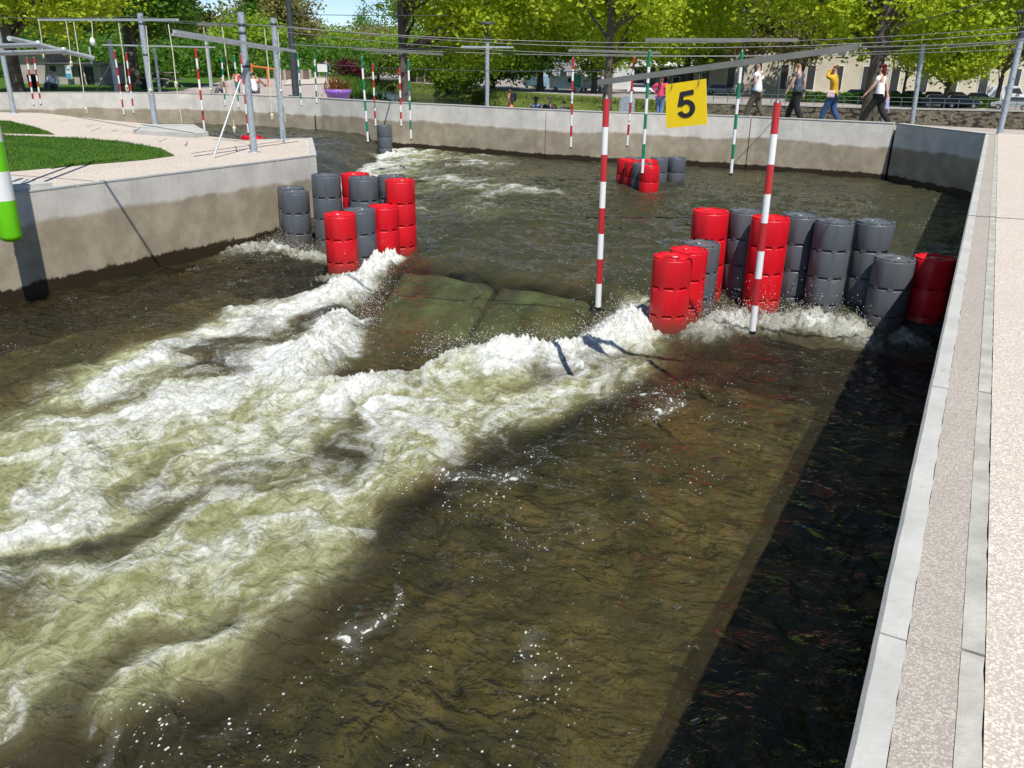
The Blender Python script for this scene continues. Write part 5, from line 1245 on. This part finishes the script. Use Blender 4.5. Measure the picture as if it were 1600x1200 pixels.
    if hairlen == 'bun': pts += [(x0-.05,0,hz+.35),(x0-.06,0,hz+.29)]; ed += [(0,3),(3,4)]; rd += [.034,.018]
    piece('hair', pts, ed, rd, cloth(hair))
    return t
gz = -0.22
lf = math.pi*0.97                        # heading left along the wall
def at(px, y): 
    q = PY(px, 150, y); return (q.x, q.y, gz)
W = cloth
person(at(1183,26.1), lf, 1.80, 'man in a white T-shirt and olive trousers walking left with his hands held forward', W((.78,.80,.84)), W((.10,.09,.065)), (.05,.03,.02), 'walk', arms=[[(.01,.15,.66),(.13,.10,.60)],[(.03,-.15,.66),(.15,-.10,.61)]], group='people walking behind the wall')
person(at(1246,26.2), lf, 1.83, 'man in a navy patterned T-shirt and black trousers walking left', W((.035,.05,.085),(.10,.13,.18)), W((.012,.012,.014)), (.03,.02,.015), 'walk', arms=[[(.06,.15,.66),(.12,.15,.53)],[(-.04,-.155,.66),(-.05,-.16,.50)]], group='people walking behind the wall', ph=-1)
wl = person(at(1302,26.0), lf, 1.72, 'person in a mustard sweater and blue jeans shading the eyes with both hands', W((.62,.36,.02)), W((.03,.08,.19)), (.16,.08,.04), 'walk', 'long', arms=[[(.11,.15,.80),(.075,.06,.93)],[(.11,-.15,.81),(.085,-.05,.94)]], group='people walking behind the wall')
b = MB(); b.box((0.02,.20,.92), (.22,.07,.19), 0.1); b.build('shoulder_bag', W((.75,.55,.50)), wl, bevel=.03)
b = MB(); b.tube([(0,.17,1.0),(-.03,.10,1.3),(0,-.08,1.43)], .01, 6); b.build('bag_strap', W((.1,.07,.06)), wl)
person(at(1374,26.1), lf, 1.76, 'woman in a white T-shirt and black trousers with red hair striding left', W((.80,.79,.80)), W((.012,.013,.014)), (.13,.012,.015), 'stride', hairlen='bun', arms=[[(.08,.16,.66),(.17,.17,.54)],[(-.05,-.155,.66),(-.09,-.16,.52)]], group='people walking behind the wall')
person(at(1388,27.0), lf, 1.02, 'child in a lilac sweater and dark cap between the woman and the steel pole', W((.42,.40,.66)), W((.20,.20,.24)), (.04,.03,.02), 'stand', 'long', hat=W((.03,.03,.03)), group='children')
q = PY(1032,150,26.4); person((q.x,q.y,gz), 1.45, 1.30, 'girl in a pink sweater and jeans with long brown hair seen from behind', W((.78,.06,.16)), W((.12,.20,.36)), (.14,.05,.03), 'stand', 'long', 'long', arms=[[(-.02,.23,.70),(.03,.10,.60)],[(-.02,-.23,.70),(.03,-.10,.60)]], group='children')
q = PY(798,150,29.0); t = person((q.x,q.y,-.72), lf, 1.22, 'child with a grey backpack and an orange skirt on the river bank', W((.60,.30,.18)), W((.65,.30,.12)), (.06,.03,.02), 'stand', skirt=True, group='children')
b = MB(); b.box((-.14,0,.86), (.15,.24,.32)); b.build('backpack', W((.10,.11,.13)), t, bevel=.05)
def seat(px, y, zt, h): q = PY(px, 150, y); return (q.x, q.y, zt-h*.60)
person(seat(838,28.8,.20,1.5), 1.6, 1.5, 'girl in a grey blue dress with her arms held out beside the man in navy', W((.20,.25,.36)), W((.15,.17,.2)), (.05,.03,.02), 'sit', 'none' if 0 else 'short', 'bun', arms=[[(-.02,.20,.67),(-.02,.27,.56)],[(-.02,-.20,.67),(-.02,-.27,.56)]], group='people sitting on the river bank')
person(seat(859,28.7,.24,1.75), 1.6, 1.75, 'broad man in a dark navy jacket sitting with his back turned', W((.008,.01,.025)), W((.02,.02,.03)), (.22,.20,.18), 'sit', 'long', group='people sitting on the river bank')
person(seat(882,28.8,.09,1.35), 2.2, 1.35, 'boy in a pale grey T-shirt sitting right of the man in navy', W((.25,.29,.36)), W((.1,.1,.12)), (.03,.02,.015), 'sit', group='people sitting on the river bank')
def gp(px, d, z=gz): g = G(px, d, z); return (g.x, g.y, z)
person(gp(78,39.5,-.30), -1.3, 1.7, 'person in a white shirt sitting in front of the concrete building', W((.8,.8,.82)), W((.1,.1,.12)), (.02,.015,.012), 'sit', 'long', group='people on the far left side')
person(gp(368,38,-.25), -1.0, 1.1, 'child in a red top behind the slanting brace', W((.70,.05,.05)), W((.1,.1,.15)), (.05,.03,.02), 'stand', group='people on the far left side')
person(gp(394,38.5,-.30), 2.6, 1.7, 'person in a white jacket sitting right of the thick braced pole', W((.75,.76,.78)), W((.05,.05,.06)), (.015,.012,.012), 'sit', 'long', group='people on the far left side')
person(gp(345,38.5,-.30), -1.8, 1.4, 'person in a dusty pink top sitting left of the slanting brace', W((.45,.18,.17)), W((.1,.1,.12)), (.05,.03,.02), 'sit', group='people on the far left side')
person(gp(245,44.5,-.15), 0.3, 1.6, 'person in dark clothes sitting at the picnic table', W((.02,.025,.05)), W((.3,.3,.35)), (.02,.015,.01), 'sit', 'long', group='people on the far left side')
person(gp(509,70,-.3), 1.5, 1.7, 'distant person in a blue jacket standing by the white notice board', W((.10,.18,.30)), W((.03,.04,.06)), (.03,.02,.02), 'stand', 'long', group='people on the far left side')
